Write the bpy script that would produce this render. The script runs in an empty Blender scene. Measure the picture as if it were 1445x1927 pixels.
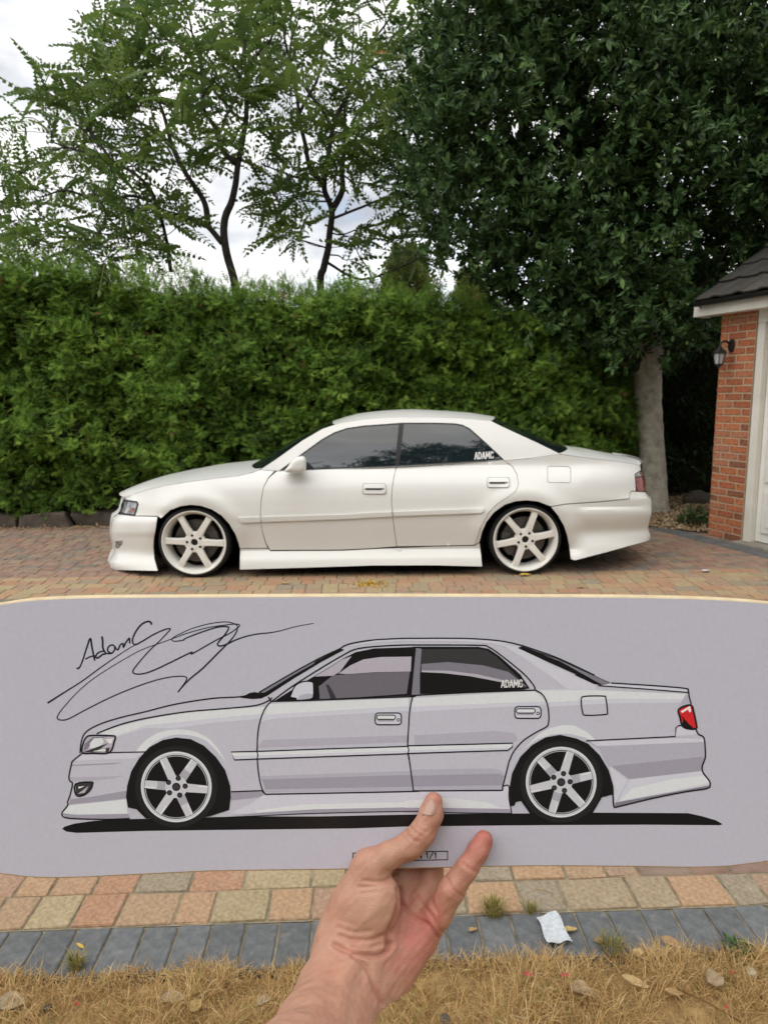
import bpy, bmesh, math, random
import numpy as np
from mathutils import Vector, Matrix, geometry as mgeo

# ------------------------------------------------------------------ camera, sky, sun, exposure
scene = bpy.context.scene
col = scene.collection
R = math.radians
IMG_W, IMG_H, FPX = 1445.0, 1927.0, 1340.0
CAM_H, PITCH, ROLL = 1.5, 9.3, -0.5
cam_data = bpy.data.cameras.new('camera')
cam = bpy.data.objects.new('camera', cam_data)
col.objects.link(cam)
CAM_ROT = Matrix.Rotation(R(90 - PITCH), 3, 'X') @ Matrix.Rotation(R(ROLL), 3, 'Z')
CAM_POS = Vector((0, 0, CAM_H))
cam.matrix_world = Matrix.Translation(CAM_POS) @ CAM_ROT.to_4x4()
cam_data.sensor_fit = 'HORIZONTAL'
cam_data.sensor_width = 36.0
cam_data.lens = 36.0 * FPX / IMG_W
cam_data.clip_start = 0.02
cam_data.clip_end = 3000
cam_data.dof.use_dof = True
cam_data.dof.focus_distance = 0.56
cam_data.dof.aperture_fstop = cam_data.lens / 0.95     # about 1 mm wide opening
scene.camera = cam
scene.render.resolution_x, scene.render.resolution_y = 767, 1024

SUN_EL, SUN_AZ = 45.0, 205.0           # degrees; azimuth measured clockwise from +Y
world = bpy.data.worlds.new('World')
scene.world = world
world.use_nodes = True
wn, wl = world.node_tree.nodes, world.node_tree.links
wn.clear()
w_out = wn.new('ShaderNodeOutputWorld')
sky = wn.new('ShaderNodeTexSky'); sky.sky_type = 'NISHITA'; sky.sun_disc = False
sky.sun_elevation = R(SUN_EL); sky.sun_rotation = R(SUN_AZ)
bg_sky = wn.new('ShaderNodeBackground'); bg_sky.inputs[1].default_value = 0.13
wl.new(sky.outputs[0], bg_sky.inputs[0])
tc = wn.new('ShaderNodeTexCoord')
mp = wn.new('ShaderNodeMapping'); mp.inputs['Scale'].default_value = (1.0, 1.0, 2.6)
mp.inputs['Location'].default_value = (0.35, 0.1, 0.25)
wl.new(tc.outputs['Generated'], mp.inputs[0])
nz = wn.new('ShaderNodeTexNoise'); nz.inputs['Scale'].default_value = 2.3
nz.inputs['Detail'].default_value = 9; nz.inputs['Roughness'].default_value = 0.58
nz.inputs['Distortion'].default_value = 0.4
wl.new(mp.outputs[0], nz.inputs['Vector'])
cover = wn.new('ShaderNodeValToRGB')
cover.color_ramp.elements[0].position = 0.36; cover.color_ramp.elements[0].color = (0.55, 0.55, 0.55, 1)
cover.color_ramp.elements[1].position = 0.5; cover.color_ramp.elements[1].color = (1, 1, 1, 1)
wl.new(nz.outputs[0], cover.inputs[0])
nz2 = wn.new('ShaderNodeTexNoise'); nz2.inputs['Scale'].default_value = 3.1
nz2.inputs['Detail'].default_value = 8; nz2.inputs['Roughness'].default_value = 0.55
wl.new(mp.outputs[0], nz2.inputs['Vector'])
shade = wn.new('ShaderNodeValToRGB')
shade.color_ramp.elements[0].position = 0.34; shade.color_ramp.elements[0].color = (0.33, 0.355, 0.40, 1)
shade.color_ramp.elements[1].position = 0.60; shade.color_ramp.elements[1].color = (0.90, 0.89, 0.87, 1)
wl.new(nz2.outputs[0], shade.inputs[0])
bg_cl = wn.new('ShaderNodeBackground'); bg_cl.inputs[1].default_value = 1.0
wl.new(shade.outputs[0], bg_cl.inputs[0])
mixw = wn.new('ShaderNodeMixShader')
wl.new(cover.outputs[0], mixw.inputs[0])
wl.new(bg_sky.outputs[0], mixw.inputs[1]); wl.new(bg_cl.outputs[0], mixw.inputs[2])
wl.new(mixw.outputs[0], w_out.inputs[0])

sun_data = bpy.data.lights.new('sun', 'SUN')
sun_data.energy = 1.5; sun_data.angle = R(90); sun_data.color = (1.0, 0.95, 0.88)
sun = bpy.data.objects.new('sun', sun_data); col.objects.link(sun)
sun_dir = Vector((math.sin(R(SUN_AZ)) * math.cos(R(SUN_EL)), math.cos(R(SUN_AZ)) * math.cos(R(SUN_EL)), math.sin(R(SUN_EL))))
sun.rotation_euler = sun_dir.to_track_quat('Z', 'Y').to_euler()
scene.view_settings.view_transform = 'Standard'
scene.view_settings.look = 'None'
scene.view_settings.gamma = 1.0
scene.view_settings.use_curve_mapping = False
scene.view_settings.exposure = 0.78
scene.cycles.max_bounces = 8
scene.cycles.transparent_max_bounces = 8

# ------------------------------------------------------------------ helpers
rng = np.random.default_rng(7)
random.seed(7)

def ray(px, py):
    d = Vector(((px - IMG_W / 2) / FPX, -(py - IMG_H / 2) / FPX, -1.0))
    return CAM_ROT @ d
def at_y(px, py, Y):
    d = ray(px, py); return CAM_POS + d * (Y / d.y)
def on_ground(px, py, z=0.0):
    d = ray(px, py); return CAM_POS + d * ((z - CAM_H) / d.z)

def tag(o, label=None, cat=None, group=None, kind=None):
    if label: o['label'] = label
    if cat: o['category'] = cat
    if group: o['group'] = group
    if kind: o['kind'] = kind
    return o
def empty(name, loc=(0, 0, 0), parent=None):
    o = bpy.data.objects.new(name, None); col.objects.link(o)
    o.empty_display_size = 0.1
    o.location = loc
    if parent: o.parent = parent
    return o
def link(name, me, mats=None, parent=None, loc=None):
    if mats is not None:
        for m in (mats if isinstance(mats, (list, tuple)) else [mats]): me.materials.append(m)
    o = bpy.data.objects.new(name, me); col.objects.link(o)
    if parent is not None:
        o.parent = parent
        o.matrix_parent_inverse = Matrix.Translation(-Vector(parent.location)) if parent.parent is None else Matrix.Identity(4)
    if loc is not None: o.location = loc
    return o
def np_mesh(name, V, F, smooth=False, attrs=None, matidx=None):
    """V (n,3), F (m,3|4) -> mesh, fast"""
    V = np.asarray(V, dtype=np.float32); F = np.asarray(F, dtype=np.int32)
    me = bpy.data.meshes.new(name)
    me.vertices.add(len(V)); me.vertices.foreach_set('co', V.ravel())
    m, k = F.shape
    me.loops.add(m * k); me.loops.foreach_set('vertex_index', F.ravel())
    me.polygons.add(m)
    me.polygons.foreach_set('loop_start', np.arange(0, m * k, k, dtype=np.int32))
    me.polygons.foreach_set('loop_total', np.full(m, k, dtype=np.int32))
    me.polygons.foreach_set('use_smooth', np.full(m, smooth, dtype=bool))
    if matidx is not None: me.polygons.foreach_set('material_index', np.asarray(matidx, dtype=np.int32))
    me.update(calc_edges=True)
    if attrs:
        for nme, a in attrs.items():
            at = me.attributes.new(nme, 'FLOAT', 'POINT'); at.data.foreach_set('value', np.asarray(a, dtype=np.float32))
    return me
def bm_mesh(name, bm, smooth=False):
    me = bpy.data.meshes.new(name); bm.normal_update(); bm.to_mesh(me); bm.free()
    if smooth: me.polygons.foreach_set('use_smooth', np.ones(len(me.polygons), dtype=bool))
    return me
def sharp_by_angle(me, deg=35):
    bm = bmesh.new(); bm.from_mesh(me)
    for e in bm.edges:
        e.smooth = not (len(e.link_faces) != 2 or e.calc_face_angle(0) > R(deg))
    for f in bm.faces: f.smooth = True
    bm.to_mesh(me); bm.free(); return me
def box_bm(bm, lo, hi, bevel=0.0, seg=1, M=None):
    c = [(a + b) / 2 for a, b in zip(lo, hi)]; s = [abs(b - a) for a, b in zip(lo, hi)]
    r = bmesh.ops.create_cube(bm, size=1.0, matrix=Matrix.Translation(c) @ Matrix.Diagonal((*s, 1)))
    vs = r['verts']
    if bevel > 0:
        es = list({e for v in vs for e in v.link_edges})
        rr = bmesh.ops.bevel(bm, geom=es, offset=bevel, segments=seg, affect='EDGES', profile=0.6)
        vs = list({v for f in rr['faces'] for v in f.verts} | {v for v in vs if v.is_valid})
    if M is not None: bmesh.ops.transform(bm, matrix=M, verts=vs)
    return vs
def box_mesh(name, lo, hi, bevel=0.0, seg=1, M=None):
    bm = bmesh.new(); box_bm(bm, lo, hi, bevel, seg, M); return bm_mesh(name, bm)
def tube_arrays(P, rad, n=8, cap=True):
    """polyline tube -> V,F(quads)"""
    P = np.asarray(P, float); m = len(P); rad = np.broadcast_to(np.asarray(rad, float), (m,))
    T = np.gradient(P, axis=0); T /= np.linalg.norm(T, axis=1)[:, None] + 1e-12
    up = np.array([0.31, 0.17, 0.93]) if abs(T[0][2]) < 0.75 else np.array([0.9, 0.4, 0.1])
    N = np.zeros_like(P); q = np.cross(T[0], up); N[0] = q / np.linalg.norm(q)
    for i in range(1, m):
        q = N[i - 1] - T[i] * (N[i - 1] @ T[i]); N[i] = q / (np.linalg.norm(q) + 1e-9)
    B = np.cross(T, N)
    a = np.linspace(0, 2 * np.pi, n, endpoint=False)
    V = P[:, None] + rad[:, None, None] * (np.cos(a)[None, :, None] * N[:, None] + np.sin(a)[None, :, None] * B[:, None])
    i = np.arange(m - 1)[:, None] * n; j = np.arange(n)[None]; j2 = (j + 1) % n
    F = np.stack([i + j, i + j2, i + n + j2, i + n + j], -1).reshape(-1, 4)
    V = V.reshape(-1, 3)
    if cap:
        c0, c1 = len(V), len(V) + 1
        V = np.vstack([V, P[0], P[-1]])
        jj = np.arange(n); k = (m - 1) * n
        F = np.vstack([F, np.stack([np.full(n, c0), (jj + 1) % n, jj, jj], -1)[:, [0, 1, 2, 2]] * 1,
                       np.stack([np.full(n, c1), k + jj, k + (jj + 1) % n, k + (jj + 1) % n], -1)])
    return V, F
def fix_quads(F):
    return [tuple(dict.fromkeys(int(i) for i in f)) for f in F]
class Acc:
    """collects tubes / pieces into one mesh"""
    def __init__(s): s.V = []; s.F = []; s.n = 0
    def add(s, V, F):
        s.V.append(np.asarray(V, float)); s.F += [tuple(i + s.n for i in f) for f in fix_quads(F)]; s.n += len(V)
    def tube(s, P, r, n=8): s.add(*tube_arrays(P, r, n))
    def mesh(s, name, smooth=True):
        me = bpy.data.meshes.new(name); me.from_pydata(np.vstack(s.V).tolist(), [], s.F); me.update()
        if smooth: me.polygons.foreach_set('use_smooth', np.ones(len(me.polygons), dtype=bool))
        return me
def lathe_mesh(name, prof, n=48, axis='Y', smooth=True, angle=35):
    """prof: list of (r, h) -> ring surface about axis"""
    V = []; F = []
    m = len(prof)
    for i in range(n):
        a = 2 * math.pi * i / n
        for r, h in prof:
            x, z = r * math.cos(a), r * math.sin(a)
            V.append({'Y': (x, h, z), 'Z': (x, z, h), 'X': (h, x, z)}[axis])
    for i in range(n):
        for j in range(m - 1):
            a, b = i * m + j, ((i + 1) % n) * m + j
            F.append((a, b, b + 1, a + 1))
    me = bpy.data.meshes.new(name); me.from_pydata(V, [], F); me.update()
    if smooth: sharp_by_angle(me, angle)
    return me
def scatter_mesh(name, tv, tf, pos, mats3, scale, attrs=None, smooth=False):
    """copies template (tv,tf) at pos with 3x3 matrices (columns = axes) and scale; one mesh"""
    tv = np.asarray(tv, float); tf = np.asarray(tf, int); N = len(pos)
    V = np.einsum('nij,kj->nki', mats3, tv) * np.asarray(scale).reshape(N, 1, -1) + pos[:, None]
    F = tf[None] + (np.arange(N) * len(tv))[:, None, None]
    at = {k: np.repeat(a, len(tv)) for k, a in (attrs or {}).items()}
    return np_mesh(name, V.reshape(-1, 3), F.reshape(-1, tf.shape[1]), smooth, at)
def frames(axis, normal):
    """orthonormal frames: x=axis, z~normal"""
    a = axis / (np.linalg.norm(axis, axis=1)[:, None] + 1e-9)
    b = np.cross(normal, a); b /= np.linalg.norm(b, axis=1)[:, None] + 1e-9
    c = np.cross(a, b)
    return np.stack([a, b, c], -1)
def unit(v): return v / (np.linalg.norm(v, axis=-1, keepdims=True) + 1e-9)
_ph = np.random.default_rng(3).uniform(0, 6.28, (40, 3)); _fr = np.random.default_rng(4).normal(0, 1, (40, 3))
def snoise(P, freq=1.0, n=14):
    P = np.asarray(P, float) * freq; s = 0
    for i in range(n):
        s = s + np.sin(P @ _fr[i] * (1 + 0.13 * i) + _ph[i, 0])
    return s / math.sqrt(n)
def in_poly(x, y, poly):
    x = np.asarray(x); y = np.asarray(y); r = np.zeros(x.shape, bool)
    p = poly; j = len(p) - 1
    for i in range(len(p)):
        xi, yi = p[i]; xj, yj = p[j]
        c = ((yi > y) != (yj > y)) & (x < (xj - xi) * (y - yi) / ((yj - yi) or 1e-12) + xi)
        r ^= c; j = i
    return r
def catmull(P, k=6, closed=False):
    P = [np.asarray(p, float) for p in P]; n = len(P); out = []
    rngi = range(n) if closed else range(n - 1)
    for i in rngi:
        p1, p2 = P[i], P[(i + 1) % n]
        p0 = P[i - 1] if (closed or i > 0) else 2 * p1 - p2
        p3 = P[(i + 2) % n] if (closed or i + 2 < n) else 2 * p2 - p1
        for t in np.arange(k) / k:
            out.append(0.5 * (2 * p1 + (p2 - p0) * t + (2 * p0 - 5 * p1 + 4 * p2 - p3) * t * t + (3 * p1 - p0 - 3 * p2 + p3) * t ** 3))
    if not closed: out.append(P[-1])
    return np.array(out)

# ------------------------------------------------------------------ materials
def mat(name, color, rough=0.6, spec=0.5, metallic=0.0, coat=0.0, coat_rough=0.03, var=0.0, vscale=8.0, color2=None,
        bump=0.0, bscale=60.0, attr=None, attr_cols=None, trans=0.0, sss=0.0, sss_r=(1, 0.3, 0.15), sss_scale=0.004,
        detail=6, rnd_obj=0.0, palette=None):
    m = bpy.data.materials.new(name); m.use_nodes = True
    nt = m.node_tree; N, L = nt.nodes, nt.links
    b = N['Principled BSDF']
    b.inputs['Roughness'].default_value = rough
    b.inputs['Specular IOR Level'].default_value = spec
    b.inputs['Metallic'].default_value = metallic
    b.inputs['Coat Weight'].default_value = coat; b.inputs['Coat Roughness'].default_value = coat_rough
    b.inputs['Base Color'].default_value = (*color, 1)
    src = None
    tcn = N.new('ShaderNodeTexCoord')
    if palette:                      # a colour picked per object
        oi = N.new('ShaderNodeObjectInfo'); rp = N.new('ShaderNodeValToRGB'); rp.color_ramp.interpolation = 'CONSTANT'
        els = rp.color_ramp.elements
        for i, c in enumerate(palette):
            e = els[0] if i == 0 else (els[1] if i == 1 else els.new(i / len(palette)))
            e.position = i / len(palette); e.color = (*c, 1)
        if attr: 
            at = N.new('ShaderNodeAttribute'); at.attribute_name = attr; L.new(at.outputs['Fac'], rp.inputs[0])
        else: L.new(oi.outputs['Random'], rp.inputs[0])
        src = rp.outputs[0]
    elif attr:
        at = N.new('ShaderNodeAttribute'); at.attribute_name = attr
        rp = N.new('ShaderNodeValToRGB'); els = rp.color_ramp.elements
        for i, (p, c) in enumerate(attr_cols):
            e = els[i] if i < 2 else els.new(p)
            e.position = p; e.color = (*c, 1)
        L.new(at.outputs['Fac'], rp.inputs[0]); src = rp.outputs[0]
    if var > 0 or color2:
        n1 = N.new('ShaderNodeTexNoise'); n1.inputs['Scale'].default_value = vscale; n1.inputs['Detail'].default_value = detail
        n1.inputs['Roughness'].default_value = 0.62
        L.new(tcn.outputs['Object'], n1.inputs['Vector'])
        r1 = N.new('ShaderNodeMapRange'); r1.inputs[1].default_value = 0.32; r1.inputs[2].default_value = 0.68
        L.new(n1.outputs[0], r1.inputs[0])
        mx = N.new('ShaderNodeMix'); mx.data_type = 'RGBA'
        L.new(r1.outputs[0], mx.inputs[0])
        if color2:
            if src: L.new(src, mx.inputs[6])
            else: mx.inputs[6].default_value = (*color, 1)
            mx.inputs[7].default_value = (*color2, 1)
        else:
            mx.blend_type = 'MIX'
            g = N.new('ShaderNodeMix'); g.data_type = 'RGBA'; g.blend_type = 'MULTIPLY'; g.inputs[0].default_value = 1
            h = N.new('ShaderNodeMix'); h.data_type = 'RGBA'; h.blend_type = 'MULTIPLY'; h.inputs[0].default_value = 1
            for q, f in ((g, 1 - var), (h, 1 + var)):
                if src: L.new(src, q.inputs[6])
                else: q.inputs[6].default_value = (*color, 1)
                q.inputs[7].default_value = (f, f, f, 1)
            h.clamp_result = False
            L.new(g.outputs[2], mx.inputs[6]); L.new(h.outputs[2], mx.inputs[7])
        src = mx.outputs[2]
    if rnd_obj > 0:
        oi = N.new('ShaderNodeObjectInfo'); mr = N.new('ShaderNodeMapRange')
        mr.inputs[3].default_value = 1 - rnd_obj; mr.inputs[4].default_value = 1 + rnd_obj
        L.new(oi.outputs['Random'], mr.inputs[0])
        g = N.new('ShaderNodeMix'); g.data_type = 'RGBA'; g.blend_type = 'MULTIPLY'; g.inputs[0].default_value = 1
        if src: L.new(src, g.inputs[6])
        else: g.inputs[6].default_value = (*color, 1)
        L.new(mr.outputs[0], g.inputs[7]); src = g.outputs[2]
    if src: L.new(src, b.inputs['Base Color'])
    if bump > 0:
        n2 = N.new('ShaderNodeTexNoise'); n2.inputs['Scale'].default_value = bscale; n2.inputs['Detail'].default_value = 5
        L.new(tcn.outputs['Object'], n2.inputs['Vector'])
        bp = N.new('ShaderNodeBump'); bp.inputs['Strength'].default_value = bump; bp.inputs['Distance'].default_value = 0.004
        L.new(n2.outputs[0], bp.inputs['Height']); L.new(bp.outputs[0], b.inputs['Normal'])
    if sss > 0:
        b.inputs['Subsurface Weight'].default_value = sss; b.inputs['Subsurface Radius'].default_value = sss_r
        b.inputs['Subsurface Scale'].default_value = sss_scale
    if trans > 0:                    # light passing through a leaf
        tr = N.new('ShaderNodeBsdfTranslucent'); ms = N.new('ShaderNodeMixShader'); ms.inputs[0].default_value = trans
        if src: L.new(src, tr.inputs[0])
        else: tr.inputs[0].default_value = (*color, 1)
        L.new(b.outputs[0], ms.inputs[1]); L.new(tr.outputs[0], ms.inputs[2]); L.new(ms.outputs[0], N['Material Output'].inputs[0])
    return m
# ------------------------------------------------------------------ ground, driveway, border, lawn
m_soil = mat('soil', (0.10, 0.075, 0.05), 0.95, 0.1, color2=(0.05, 0.04, 0.03), vscale=14, bump=0.6, bscale=40)
m_sand = mat('joint_sand', (0.34, 0.29, 0.21), 0.95, 0.1, color2=(0.15, 0.13, 0.08), vscale=25, bump=0.5, bscale=160)
PAL = [(0.37, 0.25, 0.155), (0.40, 0.28, 0.165), (0.38, 0.22, 0.135), (0.35, 0.275, 0.165), (0.33, 0.255, 0.165), (0.40, 0.26, 0.155),
       (0.34, 0.235, 0.16), (0.38, 0.295, 0.175), (0.36, 0.23, 0.155), (0.39, 0.25, 0.155), (0.29, 0.24, 0.17)]
PALF = [(0.31, 0.20, 0.145), (0.34, 0.22, 0.145), (0.30, 0.165, 0.12), (0.29, 0.225, 0.15), (0.20, 0.175, 0.145), (0.34, 0.195, 0.135),
        (0.26, 0.18, 0.14), (0.32, 0.24, 0.155), (0.285, 0.18, 0.14), (0.19, 0.17, 0.15)]
PALF = [tuple(0.92 * (0.58 * c + 0.42 * m) for c, m in zip(p, (0.255, 0.19, 0.145))) for p in PALF]
m_pave = mat('concrete_paving', PAL[0], 0.88, 0.25, palette=PAL, var=0.3, vscale=70, bump=0.9, bscale=260)
def dusty(m, col_, lo_, hi_, sc_):              # pale efflorescence and sand dust in patches
    N, L = m.node_tree.nodes, m.node_tree.links; b = N['Principled BSDF']; src = b.inputs['Base Color'].links[0].from_socket
    t = N.new('ShaderNodeNewGeometry'); n = N.new('ShaderNodeTexNoise'); n.inputs['Scale'].default_value = sc_; n.inputs['Detail'].default_value = 7; n.inputs['Roughness'].default_value = 0.7
    r = N.new('ShaderNodeMapRange'); r.inputs[1].default_value = lo_; r.inputs[2].default_value = hi_; r.inputs[4].default_value = 0.65
    x = N.new('ShaderNodeMix'); x.data_type = 'RGBA'; x.inputs[7].default_value = (*col_, 1)
    L.new(t.outputs['Position'], n.inputs['Vector']); L.new(n.outputs[0], r.inputs[0]); L.new(r.outputs[0], x.inputs[0]); L.new(src, x.inputs[6]); L.new(x.outputs[2], b.inputs['Base Color'])
dusty(m_pave, (0.50, 0.42, 0.31), 0.56, 0.80, 11)
m_pave_far = mat('concrete_paving_far', PAL[0], 0.85, 0.3, palette=PALF, attr='rnd', var=0.25, vscale=9, bump=0.4, bscale=120)
m_char = mat('charcoal_paving', (0.128, 0.133, 0.136), 0.88, 0.25, var=0.25, vscale=35, bump=0.7, bscale=200, rnd_obj=0.15)
dusty(m_char, (0.30, 0.28, 0.24), 0.56, 0.78, 16)

ground = link('ground', np_mesh('ground', [(-400, -300, -0.065), (400, -300, -0.065), (400, 900, -0.065), (-400, 900, -0.065)], [(0, 1, 2, 3)]), m_soil)
tag(ground, kind='structure')

# line where the tan paving meets the charcoal edging
e0, e1 = on_ground(0, 1751), on_ground(1445, 1701)
edir = (e1 - e0).normalized(); enor = Vector((-edir.y, edir.x, 0))
if enor.y < 0: enor = -enor
def dw(s, t, z=0.0): return e0 + (e1 - e0) * 0.5 + edir * s + enor * t + Vector((0, 0, z))
eang = math.atan2(edir.y, edir.x)

drive = link('driveway', np_mesh('driveway', [dw(-7.5, -0.001, -0.006), dw(7.5, -0.001, -0.006), dw(7.5, 9.6, -0.006), dw(-7.5, 9.6, -0.006)], [(0, 1, 2, 3)]), m_sand)
tag(drive, kind='structure')
def block_bm(w, d, h=0.05, b=0.0035):
    bm = bmesh.new()
    vs = box_bm(bm, (-w / 2, -d / 2, -h), (w / 2, d / 2, 0))
    top = [e for e in bm.edges if all(v.co.z > -0.001 for v in e.verts)]
    ver = [e for e in bm.edges if abs(e.verts[0].co.z - e.verts[1].co.z) > 0.01]
    bmesh.ops.bevel(bm, geom=top + ver, offset=b, segments=1, affect='EDGES')
    bmesh.ops.delete(bm, geom=[f for f in bm.faces if f.normal.z < -0.9], context='FACES_ONLY')
    return bm
_bc = {}
def block_me(w, d, seed):
    k = (w, d, seed)
    if k not in _bc:
        bm = block_bm(w, d); r = random.Random(seed * 77 + int(w * 1000))
        for v in bm.verts: v.co += Vector((r.uniform(-1, 1), r.uniform(-1, 1), r.uniform(-0.4, 0.4))) * 0.0022
        _bc[k] = bm_mesh('paving_block', bm); _bc[k].materials.append(m_pave)
    return _bc[k]
WID = [0.098, 0.122, 0.122, 0.158, 0.158, 0.205]
rr = random.Random(11)
blocks = []
t = 0.004
while t < 6.9:
    d = rr.choice([0.098, 0.115, 0.115, 0.132])
    s = -6.5 + rr.uniform(0, 0.2)
    while s < 6.5:
        w = rr.choice(WID)
        blocks.append((s + w / 2, t + d / 2, w, d)); s += w + 0.0075
    t += d + 0.0065
def seen(s, t):
    P = dw(s, t) - CAM_POS; c = CAM_ROT.inverted() @ P
    if c.z > -0.1: return None
    return IMG_W / 2 + FPX * c.x / -c.z, IMG_H / 2 - FPX * c.y / -c.z
near, far = [], []
for b in blocks:
    p = seen(b[0], b[1])
    vis = p and -60 < p[0] < 1505 and (1625 < p[1] < 1790 or 1060 < p[1] < 1125)
    (near if vis else far).append(b)
near.sort(key=lambda b: b[1]); far += near[299:]; near = near[:299]
for (s, t, w, d) in near:
    o = bpy.data.objects.new('paving_block', block_me(w, d, rr.randrange(5))); col.objects.link(o)
    o.parent = drive
    o.location = dw(s, t, rr.uniform(-0.0015, 0.0015)); o.rotation_euler = (rr.gauss(0, 0.006), rr.gauss(0, 0.006), eang + rr.gauss(0, 0.006))
V = []; F = []; rn = []
for (s, t, w, d) in far:
    a, b, h = w / 2, d / 2, 0.006; n = len(V); z = rr.uniform(-0.001, 0.001)
    for q, zz, k in ((0, -0.02, 1), (0.0, -0.005, 1), (h, 0, 1)):
        for sx, sy in ((-1, -1), (1, -1), (1, 1), (-1, 1)): V.append(tuple(dw(s + sx * (a - q), t + sy * (b - q), zz + z)))
    for l in (0, 4):
        for i in range(4): F.append((n + l + i, n + l + (i + 1) % 4, n + l + 4 + (i + 1) % 4, n + l + 4 + i))
    F.append((n + 8, n + 9, n + 10, n + 11)); rn += [rr.random()] * 12
o = link('paving_blocks', np_mesh('paving_blocks', V, F, attrs={'rnd': rn}), m_pave_far, drive); tag(o, kind='stuff')
# charcoal edging, one course on edge against the lawn
edge = link('paving_edge', np_mesh('paving_edge', [dw(-3.5, -0.175, -0.008), dw(3.5, -0.175, -0.008), dw(3.5, -0.002, -0.008), dw(-3.5, -0.002, -0.008)], [(0, 1, 2, 3)]), m_sand)
tag(edge, kind='structure')
ebm = [block_bm(0.088, 0.165) for _ in range(4)]
emes = []
for i, bm in enumerate(ebm):
    r = random.Random(i)
    for v in bm.verts: v.co += Vector((r.uniform(-1, 1), r.uniform(-1, 1), 0)) * 0.0015
    me = bm_mesh('edging_block', bm); me.materials.append(m_char); emes.append(me)
s = -1.9
while s < 1.9:
    o = bpy.data.objects.new('edging_block', emes[rr.randrange(4)]); col.objects.link(o); o.parent = edge
    o.location = dw(s, -0.088 + rr.gauss(0, 0.001), rr.uniform(-0.002, 0.001)); o.rotation_euler = (rr.gauss(0, 0.008), rr.gauss(0, 0.008), eang + rr.gauss(0, 0.008)); s += 0.0955

# lawn: dry straw
m_lawn = mat('lawn_thatch', (0.44, 0.30, 0.13), 0.95, 0.1, color2=(0.24, 0.155, 0.07), vscale=22, bump=0.8, bscale=90)
m_straw = mat('straw', (0.5, 0.36, 0.17), 0.75, 0.2, attr='rnd', attr_cols=[(0.0, (0.20, 0.115, 0.045)), (0.4, (0.43, 0.27, 0.11)), (0.8, (0.62, 0.43, 0.19)), (0.97, (0.78, 0.62, 0.34)), (1.0, (0.24, 0.28, 0.08))], trans=0.25)
bm = bmesh.new()
bmesh.ops.create_grid(bm, x_segments=120, y_segments=60, size=1)
for v in bm.verts:
    s, t = v.co.x * 3.5, -0.165 - (1 - v.co.y) * 1.5
    z = -0.012 + 0.006 * float(snoise((s, t, 0), 9)) + 0.004 * float(snoise((s, t, 4), 25)) + (0.006 if t < -0.2 else -0.02)
    v.co = dw(s, t, z)
lawn = link('lawn', bm_mesh('lawn', bm, True), m_lawn); tag(lawn, kind='structure')
NB = 85000
ts = -0.15 - np.abs(rng.normal(0, 1, NB)) * 0.02 - rng.uniform(0, 1, NB) ** 1.25 * 0.75
ss = rng.uniform(-1.6, 1.6, NB)
ed = np.array(edir); en = np.array(enor); mid = np.array(dw(0, 0))
base = mid + ss[:, None] * ed + ts[:, None] * en
tuft = snoise(base, 11) * 0.5 + snoise(base + 9, 28) * 0.4
keep = rng.uniform(0, 1, NB) < np.clip(0.75 + 0.5 * tuft, 0.2, 1)
keep &= (ts < -0.172) | (snoise(base + 3, 16) > 0.3)
base, tuft, ts = base[keep], tuft[keep], ts[keep]; NB = len(base)
base[:, 2] = -0.012
ang = rng.uniform(0, 6.283, NB) + 0.8 * snoise(base + 5, 7)
lean = np.clip(rng.normal(0.95, 0.35, NB), 0.1, 1.5)
ln = rng.uniform(0.03, 0.085, NB) * (1 + 0.5 * np.clip(tuft, -1, 1.4)); ln *= np.where(ts > -0.2, 0.65, 1)
wd = rng.uniform(0.0005, 0.0012, NB)
hd = np.stack([np.cos(ang), np.sin(ang), np.zeros(NB)], -1); sd = np.stack([-np.sin(ang), np.cos(ang), np.zeros(NB)], -1)
cur = rng.normal(0, 0.5, NB)
V = np.zeros((NB, 7, 3))
p = base.copy(); a = lean * 0.4
for k in range(4):
    wk = wd * (1, 0.95, 0.7, 0)[k]
    if k < 3: V[:, 2 * k] = p - sd * wk[:, None]; V[:, 2 * k + 1] = p + sd * wk[:, None]
    else: V[:, 6] = p
    step = ln / 3
    p = p + hd * (np.sin(a) * step)[:, None] + np.array([0, 0, 1.0]) * (np.cos(a) * step)[:, None] + sd * (np.sin(cur * k) * step * 0.4)[:, None]
    a = a + lean * 0.55
V[:, :, 2] = np.maximum(V[:, :, 2], -0.006 + rng.uniform(0, 0.012, (NB, 1)))
tf = np.array([(0, 1, 3), (0, 3, 2), (2, 3, 5), (2, 5, 4), (4, 5, 6)])
F = (tf[None] + (np.arange(NB) * 7)[:, None, None]).reshape(-1, 3)
cl = np.clip(rng.beta(2.2, 2, NB) * 0.96 + 0.12 * tuft, 0, 0.965); grn = (rng.uniform(0, 1, NB) < 0.02); cl[grn] = 1.0
straw = link('dry_grass', np_mesh('dry_grass', V.reshape(-1, 3), F, attrs={'rnd': np.repeat(cl, 7)}), m_straw)
tag(straw, 'parched straw coloured grass covering the lawn', 'grass', kind='stuff')
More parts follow.
